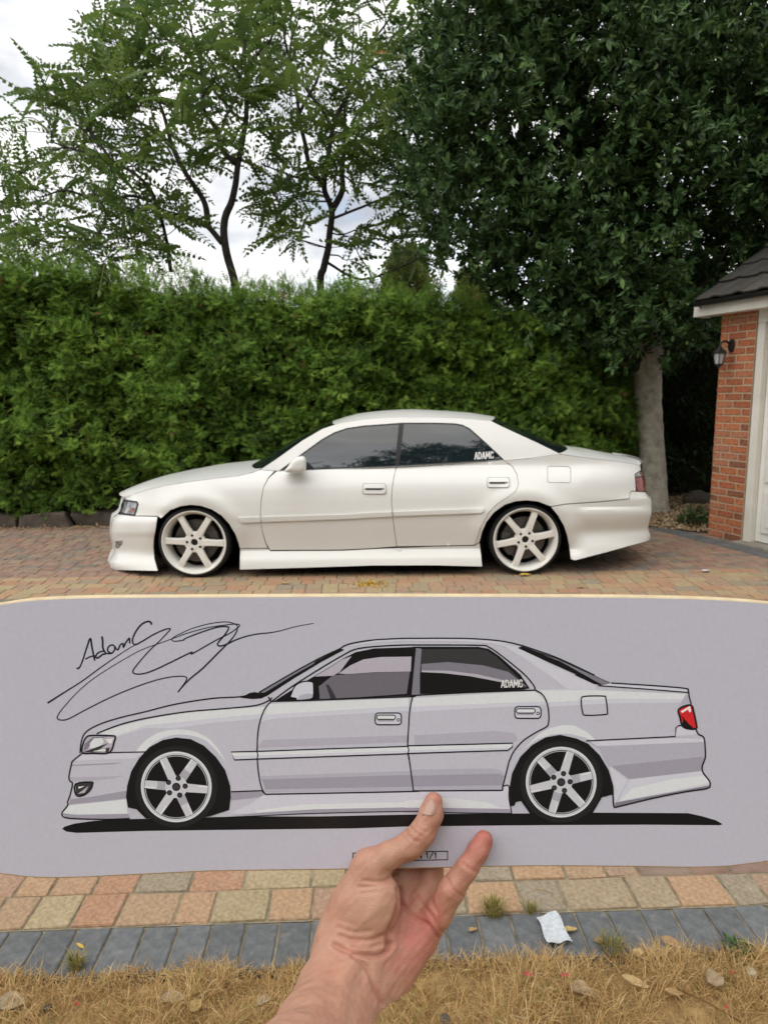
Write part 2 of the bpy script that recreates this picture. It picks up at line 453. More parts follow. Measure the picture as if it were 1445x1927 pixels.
# ------------------------------------------------------------------ hedge, trees
m_hedge = mat('conifer_spray', (0.06, 0.11, 0.02), 0.6, 0.35, attr='rnd', attr_cols=[(0.0, (0.03, 0.055, 0.012)), (0.4, (0.115, 0.225, 0.03)), (0.8, (0.255, 0.41, 0.055)), (0.985, (0.34, 0.48, 0.085)), (1.0, (0.26, 0.13, 0.05))], trans=0.3)
m_core = mat('core_shade', (0.022, 0.028, 0.012), 0.95, 0.1, color2=(0.03, 0.022, 0.012), vscale=9)  # near-black brown-green, paints in the shade deep inside the foliage
m_bark = mat('sumac_bark', (0.075, 0.062, 0.055), 0.9, 0.2, color2=(0.035, 0.03, 0.028), vscale=18, bump=0.8, bscale=60)
m_sumac = mat('sumac_leaflet', (0.05, 0.09, 0.025), 0.5, 0.4, attr='rnd', attr_cols=[(0.0, (0.07, 0.125, 0.035)), (0.5, (0.125, 0.20, 0.045)), (0.95, (0.20, 0.28, 0.06)), (0.99, (0.2, 0.22, 0.05)), (1.0, (0.5, 0.14, 0.03))], trans=0.45)
m_lau = mat('evergreen_leaf', (0.025, 0.05, 0.02), 0.45, 0.28, attr='rnd', attr_cols=[(0.0, (0.016, 0.036, 0.013)), (0.45, (0.06, 0.12, 0.036)), (0.78, (0.14, 0.235, 0.07)), (1.0, (0.28, 0.38, 0.10))], trans=0.2)
m_lbark = mat('smooth_grey_bark', (0.60, 0.56, 0.48), 0.9, 0.15, color2=(0.30, 0.27, 0.22), vscale=9, bump=0.8, bscale=45)
m_farcon = mat('far_conifer', (0.12, 0.15, 0.05), 0.7, 0.2, attr='rnd', attr_cols=[(0, (0.14, 0.18, 0.05)), (1, (0.34, 0.38, 0.12))], trans=0.45)

# conifer frond template: axis +X, flat in XY
def frond(n=4, spread=0.36):
    V = [(0, 0, 0)]; F = []
    def leaf(p, q, w):
        p = np.array(p); q = np.array(q); d = q - p; s = np.array([-d[1], d[0], 0]); s = s / (np.linalg.norm(s) + 1e-9) * w
        m = p + d * 0.45; i = len(V)
        V.extend([tuple(p), tuple(m + s + (0, 0, 0.01)), tuple(q + (0, 0, -0.03)), tuple(m - s + (0, 0, 0.01))]); F.extend([(i, i + 1, i + 2), (i, i + 2, i + 3)])
    leaf((0, 0, 0), (1, 0, -0.06), 0.055)
    for k in range(n):
        x = 0.12 + 0.75 * k / (n - 1); L = spread * (1.05 - 0.75 * abs(x - 0.35))
        for sg in (-1, 1):
            leaf((x, 0, 0), (x + L * 0.62, sg * L * 0.8, -0.05), 0.045)
    return np.array(V), np.array(F)
FV, FF = frond()
HY = 8.35
def hedge_face(x, z):
    P = np.stack([x, np.zeros_like(x), z], -1)
    lean = 0.05 * (z - 1.5) + 0.9 * np.clip(x - 2.1, 0, 2) ** 2
    return HY + lean - 0.13 * snoise(P, 1.5) - 0.10 * snoise(P + 5, 4.6)
_ht = [at_y(px, py, HY + 0.15) for px, py in ((-150, 492), (0, 492), (150, 503), (300, 515), (430, 540), (600, 542), (700, 545), (850, 556), (950, 566), (1190, 600), (1400, 640))]
HTX = [p.x for p in _ht]; HTZ = [p.z - 0.10 for p in _ht]
def hedge_top(x):
    zt = np.interp(x, HTX, HTZ)
    return zt + 0.07 * snoise(np.stack([x, x * 0, x * 0], -1), 3.5) + 0.04 * snoise(np.stack([x, x * 0 + 2, x * 0], -1), 9)
hedge = empty('conifer_hedge', (-1.0, HY + 0.5, 0))
tag(hedge, 'tall clipped green conifer hedge running behind the white car', 'hedge')
NC = 6200                                                   # shoots, each a fan of sprays
cx_ = rng.uniform(-5.6, 3.35, NC); cz_ = rng.uniform(0.05, 1, NC) ** 0.95 * hedge_top(cx_)
cen_ = np.stack([cx_, hedge_face(cx_, cz_) + 0.05 - rng.exponential(0.045, NC), cz_], -1)
kc = (cz_ > 0.24 + 0.13 * snoise(cen_ + 2, 3.2)) | (rng.uniform(0, 1, NC) < 0.04); cen_ = cen_[kc]; NC = len(cen_)
odir = unit(rng.normal(0, 0.35, (NC, 3)) + np.array([0, -0.8, 0.15])); KF = 11
pos1 = np.repeat(cen_, KF, 0) + rng.normal(0, 0.025, (NC * KF, 3)); ax1 = np.repeat(odir, KF, 0) * 0.75 + rng.normal(0, 0.55, (NC * KF, 3)) + np.array([0, 0, -0.08])
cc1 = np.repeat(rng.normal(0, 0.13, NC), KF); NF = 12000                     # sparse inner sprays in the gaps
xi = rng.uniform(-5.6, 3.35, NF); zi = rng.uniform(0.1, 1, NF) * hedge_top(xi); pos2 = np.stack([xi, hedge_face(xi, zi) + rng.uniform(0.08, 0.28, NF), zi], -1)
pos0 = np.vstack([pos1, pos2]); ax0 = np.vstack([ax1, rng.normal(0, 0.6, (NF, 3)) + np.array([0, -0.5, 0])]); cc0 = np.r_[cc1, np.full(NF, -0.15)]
NT = 8500                                                   # shaggy top
xt = rng.uniform(-5.6, 3.2, NT); zt2 = hedge_top(xt)
pt = np.stack([xt, HY + 0.1 + rng.uniform(0, 0.9, NT), zt2 + rng.normal(-0.02, 0.09, NT) + 0.16 * np.clip(snoise(np.stack([xt, xt * 0, xt * 0], -1), 13), 0, 2)], -1)
pos = np.vstack([pos0, pt]); n0_ = len(pos0); n = len(pos)
ax = np.vstack([ax0, rng.normal(0, 0.5, (NT, 3)) + np.array([0, -0.1, 0.9])])
nr = rng.normal(0, 0.5, (n, 3)) + np.array([0, -0.5, 0.8])
sc = rng.uniform(0.055, 0.125, n)
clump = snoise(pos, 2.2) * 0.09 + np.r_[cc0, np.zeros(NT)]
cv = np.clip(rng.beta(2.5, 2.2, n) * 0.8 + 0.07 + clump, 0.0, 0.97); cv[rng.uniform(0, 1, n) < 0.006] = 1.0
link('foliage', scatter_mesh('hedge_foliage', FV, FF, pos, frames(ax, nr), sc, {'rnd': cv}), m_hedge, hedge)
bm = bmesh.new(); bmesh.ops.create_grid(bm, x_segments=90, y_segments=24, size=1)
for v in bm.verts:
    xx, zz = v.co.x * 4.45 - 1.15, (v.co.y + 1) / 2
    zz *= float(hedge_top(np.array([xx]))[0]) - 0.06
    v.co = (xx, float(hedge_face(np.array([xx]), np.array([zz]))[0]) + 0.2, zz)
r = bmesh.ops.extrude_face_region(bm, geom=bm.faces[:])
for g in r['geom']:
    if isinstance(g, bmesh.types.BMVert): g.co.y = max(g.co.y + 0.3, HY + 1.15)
link('dark_core', bm_mesh('hedge_core', bm), m_core, hedge)  # solid dark slab, its colour stands for the shade behind the sprays
for i in range(11):                                         # stems showing near the foot
    acc = Acc(); xx = -5.2 + i * 0.62 + random.uniform(-.15, .15); yy = HY + 0.12
    acc.tube([(xx, yy, -0.06), (xx + random.uniform(-.05, .05), yy + 0.02, 0.4), (xx + random.uniform(-.1, .1), yy + 0.15, 1.1)], [0.035, 0.028, 0.015], 7)
    link('stem', acc.mesh('hedge_stem'), m_bark, hedge)

# low stone edging under the hedge, left of the car
m_stone = mat('weathered_stone', (0.12, 0.10, 0.08), 0.9, 0.2, color2=(0.05, 0.043, 0.035), vscale=6, bump=0.8, bscale=30)
sw = empty('low_stone_wall', (-4.3, HY - 0.05, 0)); tag(sw, 'low weathered stone kerb wall at the foot of the hedge, left of the car', 'wall')
xx = -5.6
while xx < -1.9:
    w = random.uniform(0.22, 0.7); bm = bmesh.new(); h_ = random.uniform(0.12, 0.19); yo = random.uniform(-.05, .05)
    box_bm(bm, (xx, HY - 0.06 + yo, -0.05), (xx + w - 0.03, HY + 0.16 + yo, h_), 0.035, 2)
    bmesh.ops.subdivide_edges(bm, edges=bm.edges[:], cuts=1, use_grid_fill=True)
    for v in bm.verts: v.co += Vector((0.018 * float(snoise(v.co, 9)), 0.03 * float(snoise(v.co + Vector((3, 0, 0)), 8)), 0.02 * float(snoise(v.co + Vector((7, 0, 0)), 7))))
    link('stone', bm_mesh('stone', bm, True), m_stone, sw); xx += w

# ---- sumac trees: traced limbs, procedural twigs, pinnate leaves
def c1(p, Y): return np.array(at_y(p[0] / 1.953, p[1] / 1.953, Y))
def pinnate(nl=7):
    V = []; F = []
    def quad(a, b, c, d):
        i = len(V); V.extend([a, b, c, d]); F.extend([(i, i + 1, i + 2), (i, i + 2, i + 3)])
    def droop(x): return -0.34 * x * x
    for k in range(6):
        x0, x1 = k / 6, (k + 1) / 6; w = 0.008
        quad((x0, -w, droop(x0)), (x1, -w, droop(x1)), (x1, w, droop(x1)), (x0, w, droop(x0)))
    for k in range(nl):
        x = 0.16 + 0.80 * k / (nl - 1); L = 0.25 * (1 - 0.55 * abs(x - 0.45) / 0.55)
        for s in (-1, 1):
            b = np.array([x, 0, droop(x)]); tip = b + np.array([0.35 * L, s * L * 0.86, -0.42 * L]); m = (b + tip) / 2
            quad(tuple(b), tuple(m + (0.064, 0, 0.032)), tuple(tip), tuple(m + (-0.064, 0, -0.008)))
    b = np.array([0.97, 0, droop(0.97)]); tip = b + (0.2, 0, -0.14); m = (b + tip) / 2
    quad(tuple(b), tuple(m + (0, .050, 0)), tuple(tip), tuple(m - (0, .050, 0)))
    return np.array(V), np.array(F)
PV, PF = pinnate()
def sumac(name, label, limbs, region, ntuft, Y, seed, avoid=None):
    r = np.random.default_rng(seed); root = empty(name, tuple(c1(limbs[0][0][0], Y)[:2]) + (0,))
    tag(root, label, 'tree', 'sumac trees behind the hedge')
    acc = Acc(); nodes = []
    for k, (pts, r0, r1, y0, y1) in enumerate(limbs):
        ys = np.linspace(y0, y1, len(pts)); P = np.array([c1(p, yy) for p, yy in zip(pts, ys)])
        if k == 0: d0 = unit(P[0] - P[1]); q0 = P[0] + d0 * 0.3; P = np.vstack([[q0[0], q0[1], -0.1], [q0[0], q0[1], q0[2] * 0.5], q0, P])
        P = catmull(P, 5); P += 0.012 * np.stack([snoise(P + q, 3) for q in (0, 7, 13)], -1)
        rad = np.linspace(r0, r1, len(P)); acc.tube(P, rad, 8)
        for q, rd in zip(P, rad): nodes.append((q, rd))
    NP = np.array([q for q, _ in nodes]); NR = np.array([q for _, q in nodes])
    # tufts inside the region (photo-plane polygon), at their own depth
    tufts = []; tries = 0; xs = [p[0] for p in region]; ys = [p[1] for p in region]
    while len(tufts) < ntuft and tries < 60000:
        tries += 1
        px, py = r.uniform(min(xs), max(xs)), r.uniform(min(ys), max(ys))
        if not in_poly(np.array([px]), np.array([py]), region)[0]: continue
        if avoid is not None and r.uniform() < avoid(px, py): continue
        P = c1((px, py), Y + r.normal(0, 0.75))
        if tufts and min(np.linalg.norm(P - q) for q in tufts) < 0.24: continue
        tufts.append(P)
    tufts = sorted(tufts, key=lambda P: np.min(np.linalg.norm(NP - P, axis=1)))
    lp = []; la = []; ln_ = []; ls = []; lc = []
    for P in tufts:
        low = NP[:, 2] < P[2] + 0.05
        dd = np.linalg.norm(NP - P, axis=1) + np.where(low, 0, 1.2) + 0.02 / (NR + 0.004)*0.02
        j = int(np.argmin(dd)); A = NP[j]; d = P - A; L = np.linalg.norm(d)
        m1 = A + d * 0.35 + np.array([0, 0, -0.06 * L]) + r.normal(0, 0.05 * L, 3); m2 = A + d * 0.72 + np.array([0, 0, -0.05 * L]) + r.normal(0, 0.04 * L, 3)
        Q = catmull([A, m1, m2, P], 4); rad = np.linspace(min(NR[j] * 0.8, 0.008 + 0.011 * L), 0.0065, len(Q)); acc.tube(Q, rad, 5)
        NP = np.vstack([NP, Q[2:]]); NR = np.r_[NR, rad[2:]]
        out = unit(d + np.array([0, 0, 0.25 * L])); nl = r.integers(4, 8)
        for k in range(nl):
            a = 2.4 * k + r.uniform(0, 0.6); h = np.array([math.cos(a), math.sin(a), 0.0])
            axd = unit(h * 0.75 + out * 0.75 + np.array([0, 0, r.uniform(-0.75, 0.5)]))
            lp.append(P - out * r.uniform(0, 0.12)); la.append(axd); ln_.append(np.array([0, 0, 1.0]) + r.normal(0, 0.32, 3)); ls.append(r.uniform(0.32, 0.52))
            lc.append(1.0 if r.uniform() < 0.0015 else np.clip(r.beta(2, 2) * 0.95, 0, 0.97))
    link('trunk', acc.mesh('sumac_wood'), m_bark, root)
    link('crown', scatter_mesh('sumac_crown', PV, PF, np.array(lp), frames(np.array(la), np.array(ln_)), np.array(ls), {'rnd': np.array(lc)}), m_sumac, root)
    return root
YA = 10.4
limA = [([(858, 1040), (832, 900), (825, 800), (850, 730), (870, 640), (890, 540), (905, 430), (906, 330), (900, 200), (895, 60), (905, -120)], 0.072, 0.016, YA, YA),
        ([(822, 890), (760, 830), (680, 800), (590, 770), (555, 700), (500, 640), (400, 590), (290, 555), (190, 520)], 0.042, 0.010, YA, YA - 0.5),
        ([(765, 830), (745, 730), (690, 650), (640, 560), (610, 450), (560, 320), (500, 220), (440, 120)], 0.045, 0.012, YA, YA + 0.4),
        ([(872, 600), (820, 550), (790, 470), (750, 400), (745, 300), (730, 200), (690, 60)], 0.042, 0.012, YA, YA - 0.4),
        ([(905, 320), (860, 250), (830, 150), (800, 20)], 0.035, 0.012, YA, YA + 0.3),
        ([(905, 250), (950, 190), (1000, 130), (1010, 30)], 0.03, 0.01, YA, YA - 0.3),
        ([(560, 740), (480, 720), (360, 740), (250, 700), (150, 720)], 0.025, 0.009, YA - 0.3, YA - 0.8),
        ([(630, 1000), (612, 880), (575, 770)], 0.03, 0.02, YA + 0.3, YA),
        ([(400, 590), (330, 480), (260, 400), (180, 340)], 0.022, 0.009, YA - 0.3, YA + 0.2)]
regA = [(-120, 430), (60, 390), (140, 290), (220, 200), (330, 130), (360, 30), (450, -10), (520, -140), (1010, -140), (1000, 120), (960, 260), (975, 480), (890, 560), (760, 640), (720, 780), (640, 930), (420, 990), (250, 960), (120, 930), (-120, 950)]
sumac('sumac_tree', 'sumac tree with wide feathery crown, left of the two behind the hedge', limA, regA, 250, YA, 5,
      avoid=lambda x, y: 0.05 + (0.3 if x > 620 and y > 200 else 0))
YB = 10.9
limB = [([(1192, 980), (1212, 870), (1220, 770), (1192, 690), (1202, 590), (1225, 480), (1250, 400), (1290, 330), (1330, 230), (1370, 150), (1440, 60)], 0.066, 0.012, YB, YB),
        ([(1220, 770), (1258, 700), (1256, 620), (1270, 520), (1265, 400), (1290, 250), (1300, 60)], 0.05, 0.012, YB, YB + 0.4),
        ([(1186, 670), (1140, 620), (1120, 520), (1100, 420), (1085, 300), (1050, 150), (1030, -20)], 0.042, 0.012, YB, YB - 0.4),
        ([(1225, 470), (1180, 400), (1120, 310), (1100, 200)], 0.03, 0.01, YB, YB + 0.3),
        ([(1190, 662), (1100, 655), (1030, 630), (960, 600)], 0.022, 0.008, YB, YB - 0.3),
        ([(1220, 800), (1330, 760), (1440, 720), (1560, 740), (1640, 840)], 0.02, 0.008, YB - 0.1, YB - 0.7),
        ([(1330, 230), (1400, 260), (1480, 240)], 0.02, 0.008, YB, YB - 0.2),
        ([(1100, 420), (1160, 300), (1190, 150), (1200, 0)], 0.025, 0.009, YB - 0.2, YB + 0.3)]
regB = [(930, 420), (1000, 150), (980, -140), (1620, -140), (1600, 250), (1540, 460), (1560, 650), (1680, 760), (1680, 900), (1560, 960), (1300, 960), (1240, 860), (1330, 760), (1320, 640), (1150, 660), (1150, 760), (1120, 900), (960, 860), (920, 700)]
sumac('sumac_tree', 'sumac tree with thin sinuous forked trunk, right of the two behind the hedge', limB, regB, 185, YB, 9,
      avoid=lambda x, y: (0.4 if y < 300 else 0.05) + (0.3 if 1080 < x < 1330 and y > 200 else 0))

# ---- big dark evergreen on the right
lau = empty('evergreen_tree', (3.45, 9.0, 0)); tag(lau, 'large dark glossy-leaved evergreen tree with pale grey trunk beside the garage', 'tree')
def fp(px, py, Y): return np.array(at_y(px, py, Y))
TY = 8.95
P = np.array([fp(1234, 975, TY), fp(1232, 940, TY), fp(1227, 860, TY), fp(1222, 790, TY), fp(1219, 730, TY), fp(1216, 690, TY), fp(1214, 620, TY), fp(1200, 500, TY), fp(1190, 350, TY), fp(1180, 150, TY)])
P[0][2] = -0.08
P = catmull(P, 6); nz_ = len(P); rad = np.interp(np.arange(nz_) / nz_, [0, 0.08, 0.3, 0.5, 0.6, 0.7, 1.0], [0.195, 0.165, 0.155, 0.165, 0.20, 0.15, 0.06])
acc = Acc(); V, F = tube_arrays(P, rad, 20)
V = V + 0.012 * snoise(V, 6)[:, None] * unit(V - V.mean(0)) + 0.006 * snoise(V + 3, 16)[:, None]
acc.add(V, F)
limbs = []
for (a, b, c) in [((1215, 690, 8.95), (1150, 610, 8.6), (1030, 470, 8.2)), ((1195, 690, 8.9), (1170, 640, 8.5), (1180, 520, 7.9)), ((1225, 660, 9), (1300, 560, 8.8), (1400, 420, 8.6)),
                  ((1205, 520, 8.95), (1080, 380, 8.7), (900, 250, 8.4)), ((1205, 480, 8.95), (1290, 300, 8.7), (1420, 120, 8.5)), ((1200, 420, 9), (1100, 200, 8.8), (960, 60, 8.5)), ((1195, 400, 9), (1230, 200, 8.3), (1250, 30, 7.8))]:
    Q = catmull([fp(*a), fp(*b), fp(*c)], 8); limbs.append(Q)
link('trunk', acc.mesh('evergreen_wood'), m_lbark, lau)
for Q in limbs:
    acc = Acc(); acc.tube(Q, np.linspace(0.08, 0.02, len(Q)), 9); link('limb', acc.mesh('limb'), m_bark, lau)
regL = [(835, -120), (828, 60), (808, 150), (778, 255), (780, 330), (795, 400), (840, 465), (905, 530), (965, 590), (1040, 632), (1110, 668), (1170, 688), (1215, 676), (1262, 668), (1300, 645), (1350, 610), (1400, 540), (1480, 470), (1620, 420), (1620, -120)]
r = np.random.default_rng(21)
cl = []
tries = 0
while len(cl) < 1200 and tries < 40000:
    tries += 1
    px, py = r.uniform(745, 1620), r.uniform(-120, 690)
    if not in_poly(np.array([px]), np.array([py]), regL)[0]: continue
    low = np.clip((py - 380) / 300, 0, 1)
    Y = r.uniform(7.6, 10.2) if py < 480 else r.uniform(7.95, 10.1)
    if px > 1290 and py > 380: Y = r.uniform(8.3, 10.2)
    cl.append((fp(px, py, Y), Y))
LV = np.array([(0, 0, 0), (0.3, 0.2, 0.04), (0.68, 0.17, 0.03), (1, 0, -0.08), (0.68, -0.17, 0.03), (0.3, -0.2, 0.04)])
LF = np.array([(0, 1, 2), (0, 2, 3), (0, 3, 4), (0, 4, 5)])
lp, la, ln_, ls, lc = [], [], [], [], []
for C, Y in cl:
    # one clump = several shoots with leaves set round them
    for q in range(r.integers(8, 13)):
        S = C + r.normal(0, 0.155, 3); dirn = unit(r.normal(0, 0.7, 3) + np.array([-0.1, -0.45, 0.35])); L = r.uniform(0.12, 0.26)
        nl = r.integers(9, 15); tt = r.uniform(0.1, 1, nl); lp.append(S + dirn * (tt * L)[:, None])
        side = r.normal(0, 1, (nl, 3)); side -= (side @ dirn)[:, None] * dirn; side = unit(side)
        la.append(side * 0.8 + dirn * (0.35 + 0.6 * tt)[:, None]); ln_.append(dirn + r.normal(0, 0.3, (nl, 3)) + (0, 0, 0.4)); ls.append(r.uniform(0.07, 0.115, nl))
        young = 0.10 * (r.uniform() < 0.05); lc.append(np.clip(r.beta(2, 2.4, nl) * 0.82 + young * 2 * tt + r.normal(0, 0.05), 0, 1))
lp = np.vstack(lp); la = np.vstack(la); ln_ = np.vstack(ln_); ls = np.concatenate(ls); lc = np.concatenate(lc)
link('crown', scatter_mesh('evergreen_crown', LV, LF, lp, frames(la, ln_), ls, {'rnd': lc}), m_lau, lau)

# ---- two small far conifers above the hedge
def far_conifer(px, ptop, pbase, hw, Y, label, seed):
    r = np.random.default_rng(seed); T = fp(px, ptop, Y); B = fp(px, pbase, Y); root = empty('conifer_tree', (B[0], B[1], 0)); tag(root, label, 'tree')
    acc = Acc(); acc.tube([(B[0], B[1], -0.1), (B[0], B[1], T[2] - 0.1)], [0.09, 0.02], 7); link('trunk', acc.mesh('conifer_trunk'), m_bark, root)
    n = 3500; h = r.uniform(0, 1, n) ** 0.7; H = T[2] - 0.8; a = r.uniform(0, 6.283, n)
    rad = hw * np.clip((1 - h), 0, 1) ** 0.75 * 1.0 * (0.75 + 0.3 * r.uniform(0, 1, n)) * (1 + 0.2 * np.sin(a * 3 + h * 20))
    pos = np.stack([T[0] + rad * np.cos(a), B[1] + rad * np.sin(a), 0.8 + h * H], -1)
    ax = np.stack([np.cos(a), np.sin(a), r.uniform(0.2, 1.2, n)], -1)
    link('crown', scatter_mesh('conifer_crown', FV, FF, pos, frames(ax, r.normal(0, 1, (n, 3))), r.uniform(0.15, 0.32, n), {'rnd': r.uniform(0, 1, n)}), m_farcon, root)
far_conifer(765, 474, 600, 0.95, 14.0, 'rounded olive-green conifer top just above the hedge, under the sumac', 3)
far_conifer(886, 512, 600, 0.7, 17.0, 'small pale conifer top above the hedge beside the dark evergreen', 4)

# ---- trees and roofs' worth of greenery on the photographer's side, mirrored in the car windows
r = np.random.default_rng(31); n = 20000
cx = r.uniform(-60, 60, n); hz = np.interp(cx, [-60, -14, -4, 2, 9, 20, 60], [13, 14, 15.5, 23, 24.5, 19, 14]) + 0.9 * np.sin(cx * 0.6) + 0.7 * np.sin(cx * 1.5)
pos = np.stack([cx, -24 - r.uniform(0, 5, n), r.uniform(0, 1, n) * hz], -1)
back = scatter_mesh('tree_line', FV, FF, pos, frames(r.normal(0, 1, (n, 3)), r.normal(0, 1, (n, 3))), r.uniform(1.4, 2.8, n), {'rnd': r.uniform(0, 0.6, n)})
tag(link('tree_line', back, m_hedge), 'dark line of trees on the photographer side, mirrored in the car windows', 'trees', kind='stuff')
# ------------------------------------------------------------------ garage on the right
m_brick = mat('red_brick', (0.42, 0.135, 0.055), 0.9, 0.2, var=0.25, vscale=22, bump=0.6, bscale=120, palette=[(0.42, 0.15, 0.07), (0.38, 0.13, 0.065), (0.45, 0.165, 0.08), (0.34, 0.115, 0.06), (0.40, 0.16, 0.085), (0.24, 0.10, 0.06), (0.40, 0.17, 0.10)])
m_mortar = mat('mortar', (0.52, 0.41, 0.29), 0.95, 0.1, color2=(0.40, 0.30, 0.20), vscale=20, bump=0.5, bscale=150)
m_upvc = mat('white_painted_timber', (0.78, 0.76, 0.70), 0.55, 0.4, color2=(0.68, 0.65, 0.57), vscale=4, bump=0.1, bscale=30)
m_door = mat('white_garage_door', (0.80, 0.79, 0.76), 0.5, 0.4, color2=(0.74, 0.72, 0.67), vscale=3, bump=0.12, bscale=220)
m_tile = mat('concrete_roof_tile', (0.035, 0.032, 0.03), 0.85, 0.25, color2=(0.07, 0.065, 0.055), vscale=7, bump=0.7, bscale=70, rnd_obj=0.3)
m_black = mat('black_plastic', (0.015, 0.015, 0.016), 0.4, 0.5, var=0.2, vscale=20)
m_conc = mat('concrete_step', (0.33, 0.31, 0.27), 0.9, 0.2, color2=(0.2, 0.18, 0.15), vscale=12, bump=0.5, bscale=90)
GA = R(19.0)
gu = Vector((math.sin(GA), -math.cos(GA), 0)); gn = Vector((-math.cos(GA), -math.sin(GA), 0))   # along the front (towards camera), out of the front
G0 = on_ground(1331, 1006); G0.z = 0
GM = Matrix(((gu.x, gn.x, 0, G0.x), (gu.y, gn.y, 0, G0.y), (0, 0, 1, 0), (0, 0, 0, 1)))    # local x along front, y outwards, z up
garage = empty('garage', G0); tag(garage, 'red brick garage with white panelled door and dark tiled roof at right', 'garage')
def gpart(name, me, m, parent=None):
    me.transform(GM); me.flip_normals() if GM.determinant() < 0 else None
    return link(name, me, m, parent or garage)
PW = 0.445
gpart('mortar_bed', box_mesh('mortar', (0.004, -3.2, -0.05), (PW - 0.004, -0.004, 2.36)), m_mortar)
# gable side wall (far end) and rear wall, plain masonry mass behind the pillar
gpart('side_wall', box_mesh('side_wall', (PW - 0.002, -3.2, -0.05), (3.2, -0.35, 2.34)), m_mortar)
# bricks of the pillar (front face and return)
def brick_me(w, d, h, seed):
    bm = bmesh.new(); box_bm(bm, (0, -d, 0), (w, 0, h), 0.004, 1); r = random.Random(seed)
    for v in bm.verts: v.co += Vector((r.uniform(-1, 1), r.uniform(-1, 1), r.uniform(-1, 1))) * 0.0016
    me = bm_mesh('brick', bm); me.transform(GM.to_3x3().to_4x4()); me.materials.append(m_brick)
    if GM.determinant() < 0: me.flip_normals()
    return me
BK = {(w, s): brick_me(w, 0.1, 0.0615, s) for w in (0.211, 0.0985) for s in range(4)}
BR = [brick_me(0.1025, 0.215, 0.065, 9), brick_me(0.1025, 0.1025, 0.065, 8)]
zc = 0.0; k = 0
while zc < 2.28:
    row = [0.0985, 0.211, 0.0985] if k % 2 else [0.211, 0.211]
    xk = 0.0
    for w in row:
        o = bpy.data.objects.new('brick', BK[(w, random.randrange(4))]); col.objects.link(o); o.parent = garage
        o.matrix_parent_inverse = Matrix.Translation(-G0)
        o.location = GM @ Vector((xk + random.uniform(-.001, .001), random.uniform(-.0015, .0015), zc)); xk += w + 0.0155
    zc += 0.075; k += 1
# door frame and door
fz = 2.16; DX0 = PW + 0.004; DX1 = DX0 + 2.45
gpart('door_frame', box_mesh('jamb', (DX0, -0.2, 0.012), (DX0 + 0.085, -0.015, fz), 0.004), m_upvc)
gpart('door_frame', box_mesh('head', (DX0, -0.19, fz + 0.001), (DX1, -0.012, fz + 0.13), 0.004), m_upvc)
gpart('door_frame', box_mesh('jamb', (DX1 - 0.085, -0.2, 0.012), (DX1, -0.015, fz), 0.004), m_upvc)
gd = gpart('garage_door', box_mesh('door', (DX0 + 0.09, -0.12, 0.03), (DX1 - 0.09, -0.08, fz - 0.006), 0.003), m_door)
for i in range(4):
    for j in range(4):
        x0 = DX0 + 0.16 + i * 0.545; z0 = 0.12 + j * 0.505
        bm = bmesh.new(); box_bm(bm, (x0, -0.082, z0), (x0 + 0.47, -0.066, z0 + 0.42), 0.014, 2)
        for v in bm.verts: pass
        gpart('door_panel', bm_mesh('panel', bm), m_door, gd)
        bm = bmesh.new(); box_bm(bm, (x0 + 0.06, -0.07, z0 + 0.06), (x0 + 0.41, -0.058, z0 + 0.36), 0.01, 2)
        gpart('door_panel', bm_mesh('panel', bm), m_door, gd)
gpart('threshold', box_mesh('threshold', (DX0 - 0.02, -0.2, -0.03), (DX1, 0.10, 0.022), 0.006), m_conc)
# eaves: fascia, soffit, gutter line, tiled slope
EZ = 2.30; OV = 0.19
gpart('soffit', box_mesh('soffit', (-0.17, -0.05, EZ - 0.02), (3.4, OV - 0.025, EZ)), m_upvc)
gpart('fascia', box_mesh('fascia', (-0.19, OV - 0.024, EZ - 0.03), (3.4, OV, EZ + 0.115), 0.004), m_upvc)
gpart('fascia_end', box_mesh('fascia_end', (-0.195, -0.02, EZ - 0.032), (-0.171, OV - 0.026, EZ + 0.113), 0.004), m_upvc)
SL = R(33)
sm = Matrix.Translation((0, OV + 0.045, EZ + 0.118)) @ Matrix.Rotation(-SL, 4, 'X')           # roof plane: local y<0 runs up the slope
me = box_mesh('roof_deck', (-0.08, -3.2, -0.05), (3.4, -0.03, -0.012)); me.transform(sm); deck = gpart('roof', me, m_tile)
bm = bmesh.new()
nx = 9
for a in range(nx):                                            # interlocking tile: flat pan with roll
    pass
def tile_me(seed):
    r = random.Random(seed); W, Lt = 0.30, 0.40; xs = np.linspace(0, W, 9); zs = 0.012 + 0.018 * np.clip(np.cos((xs / W - 0.86) * 2 * np.pi) - 0.2, 0, 1)
    V = []; F = []
    for (y, dz) in ((0, 0), (-Lt, -0.0)):
        for x_, z_ in zip(xs, zs): V.append((x_, y, z_ + (0.022 if y == 0 else 0.0)))
        for x_, z_ in zip(xs, zs): V.append((x_, y, z_ + (0.022 if y == 0 else 0.0) - 0.016))
    n = 9
    for i in range(n - 1):
        F += [(i, i + 1, 2 * n + i + 1, 2 * n + i), (i, n + i, n + i + 1, i + 1)]
    F += [(0, 2 * n, 3 * n, n), (n - 1, 2 * n - 1, 4 * n - 1, 3 * n - 1)]
    me = bpy.data.meshes.new('roof_tile'); me.from_pydata(V, [], F); me.update()
    me.transform((GM.to_3x3() @ sm.to_3x3()).to_4x4()); me.materials.append(m_tile); return me
TM = [tile_me(i) for i in range(3)]
for j in range(8):
    for i in range(12):
        o = bpy.data.objects.new('roof_tile', TM[(i + j) % 3]); col.objects.link(o); o.parent = deck
        o.location = GM @ (sm @ Vector((-0.09 + i * 0.288, 0.02 - j * 0.345, random.uniform(-.003, .003))))
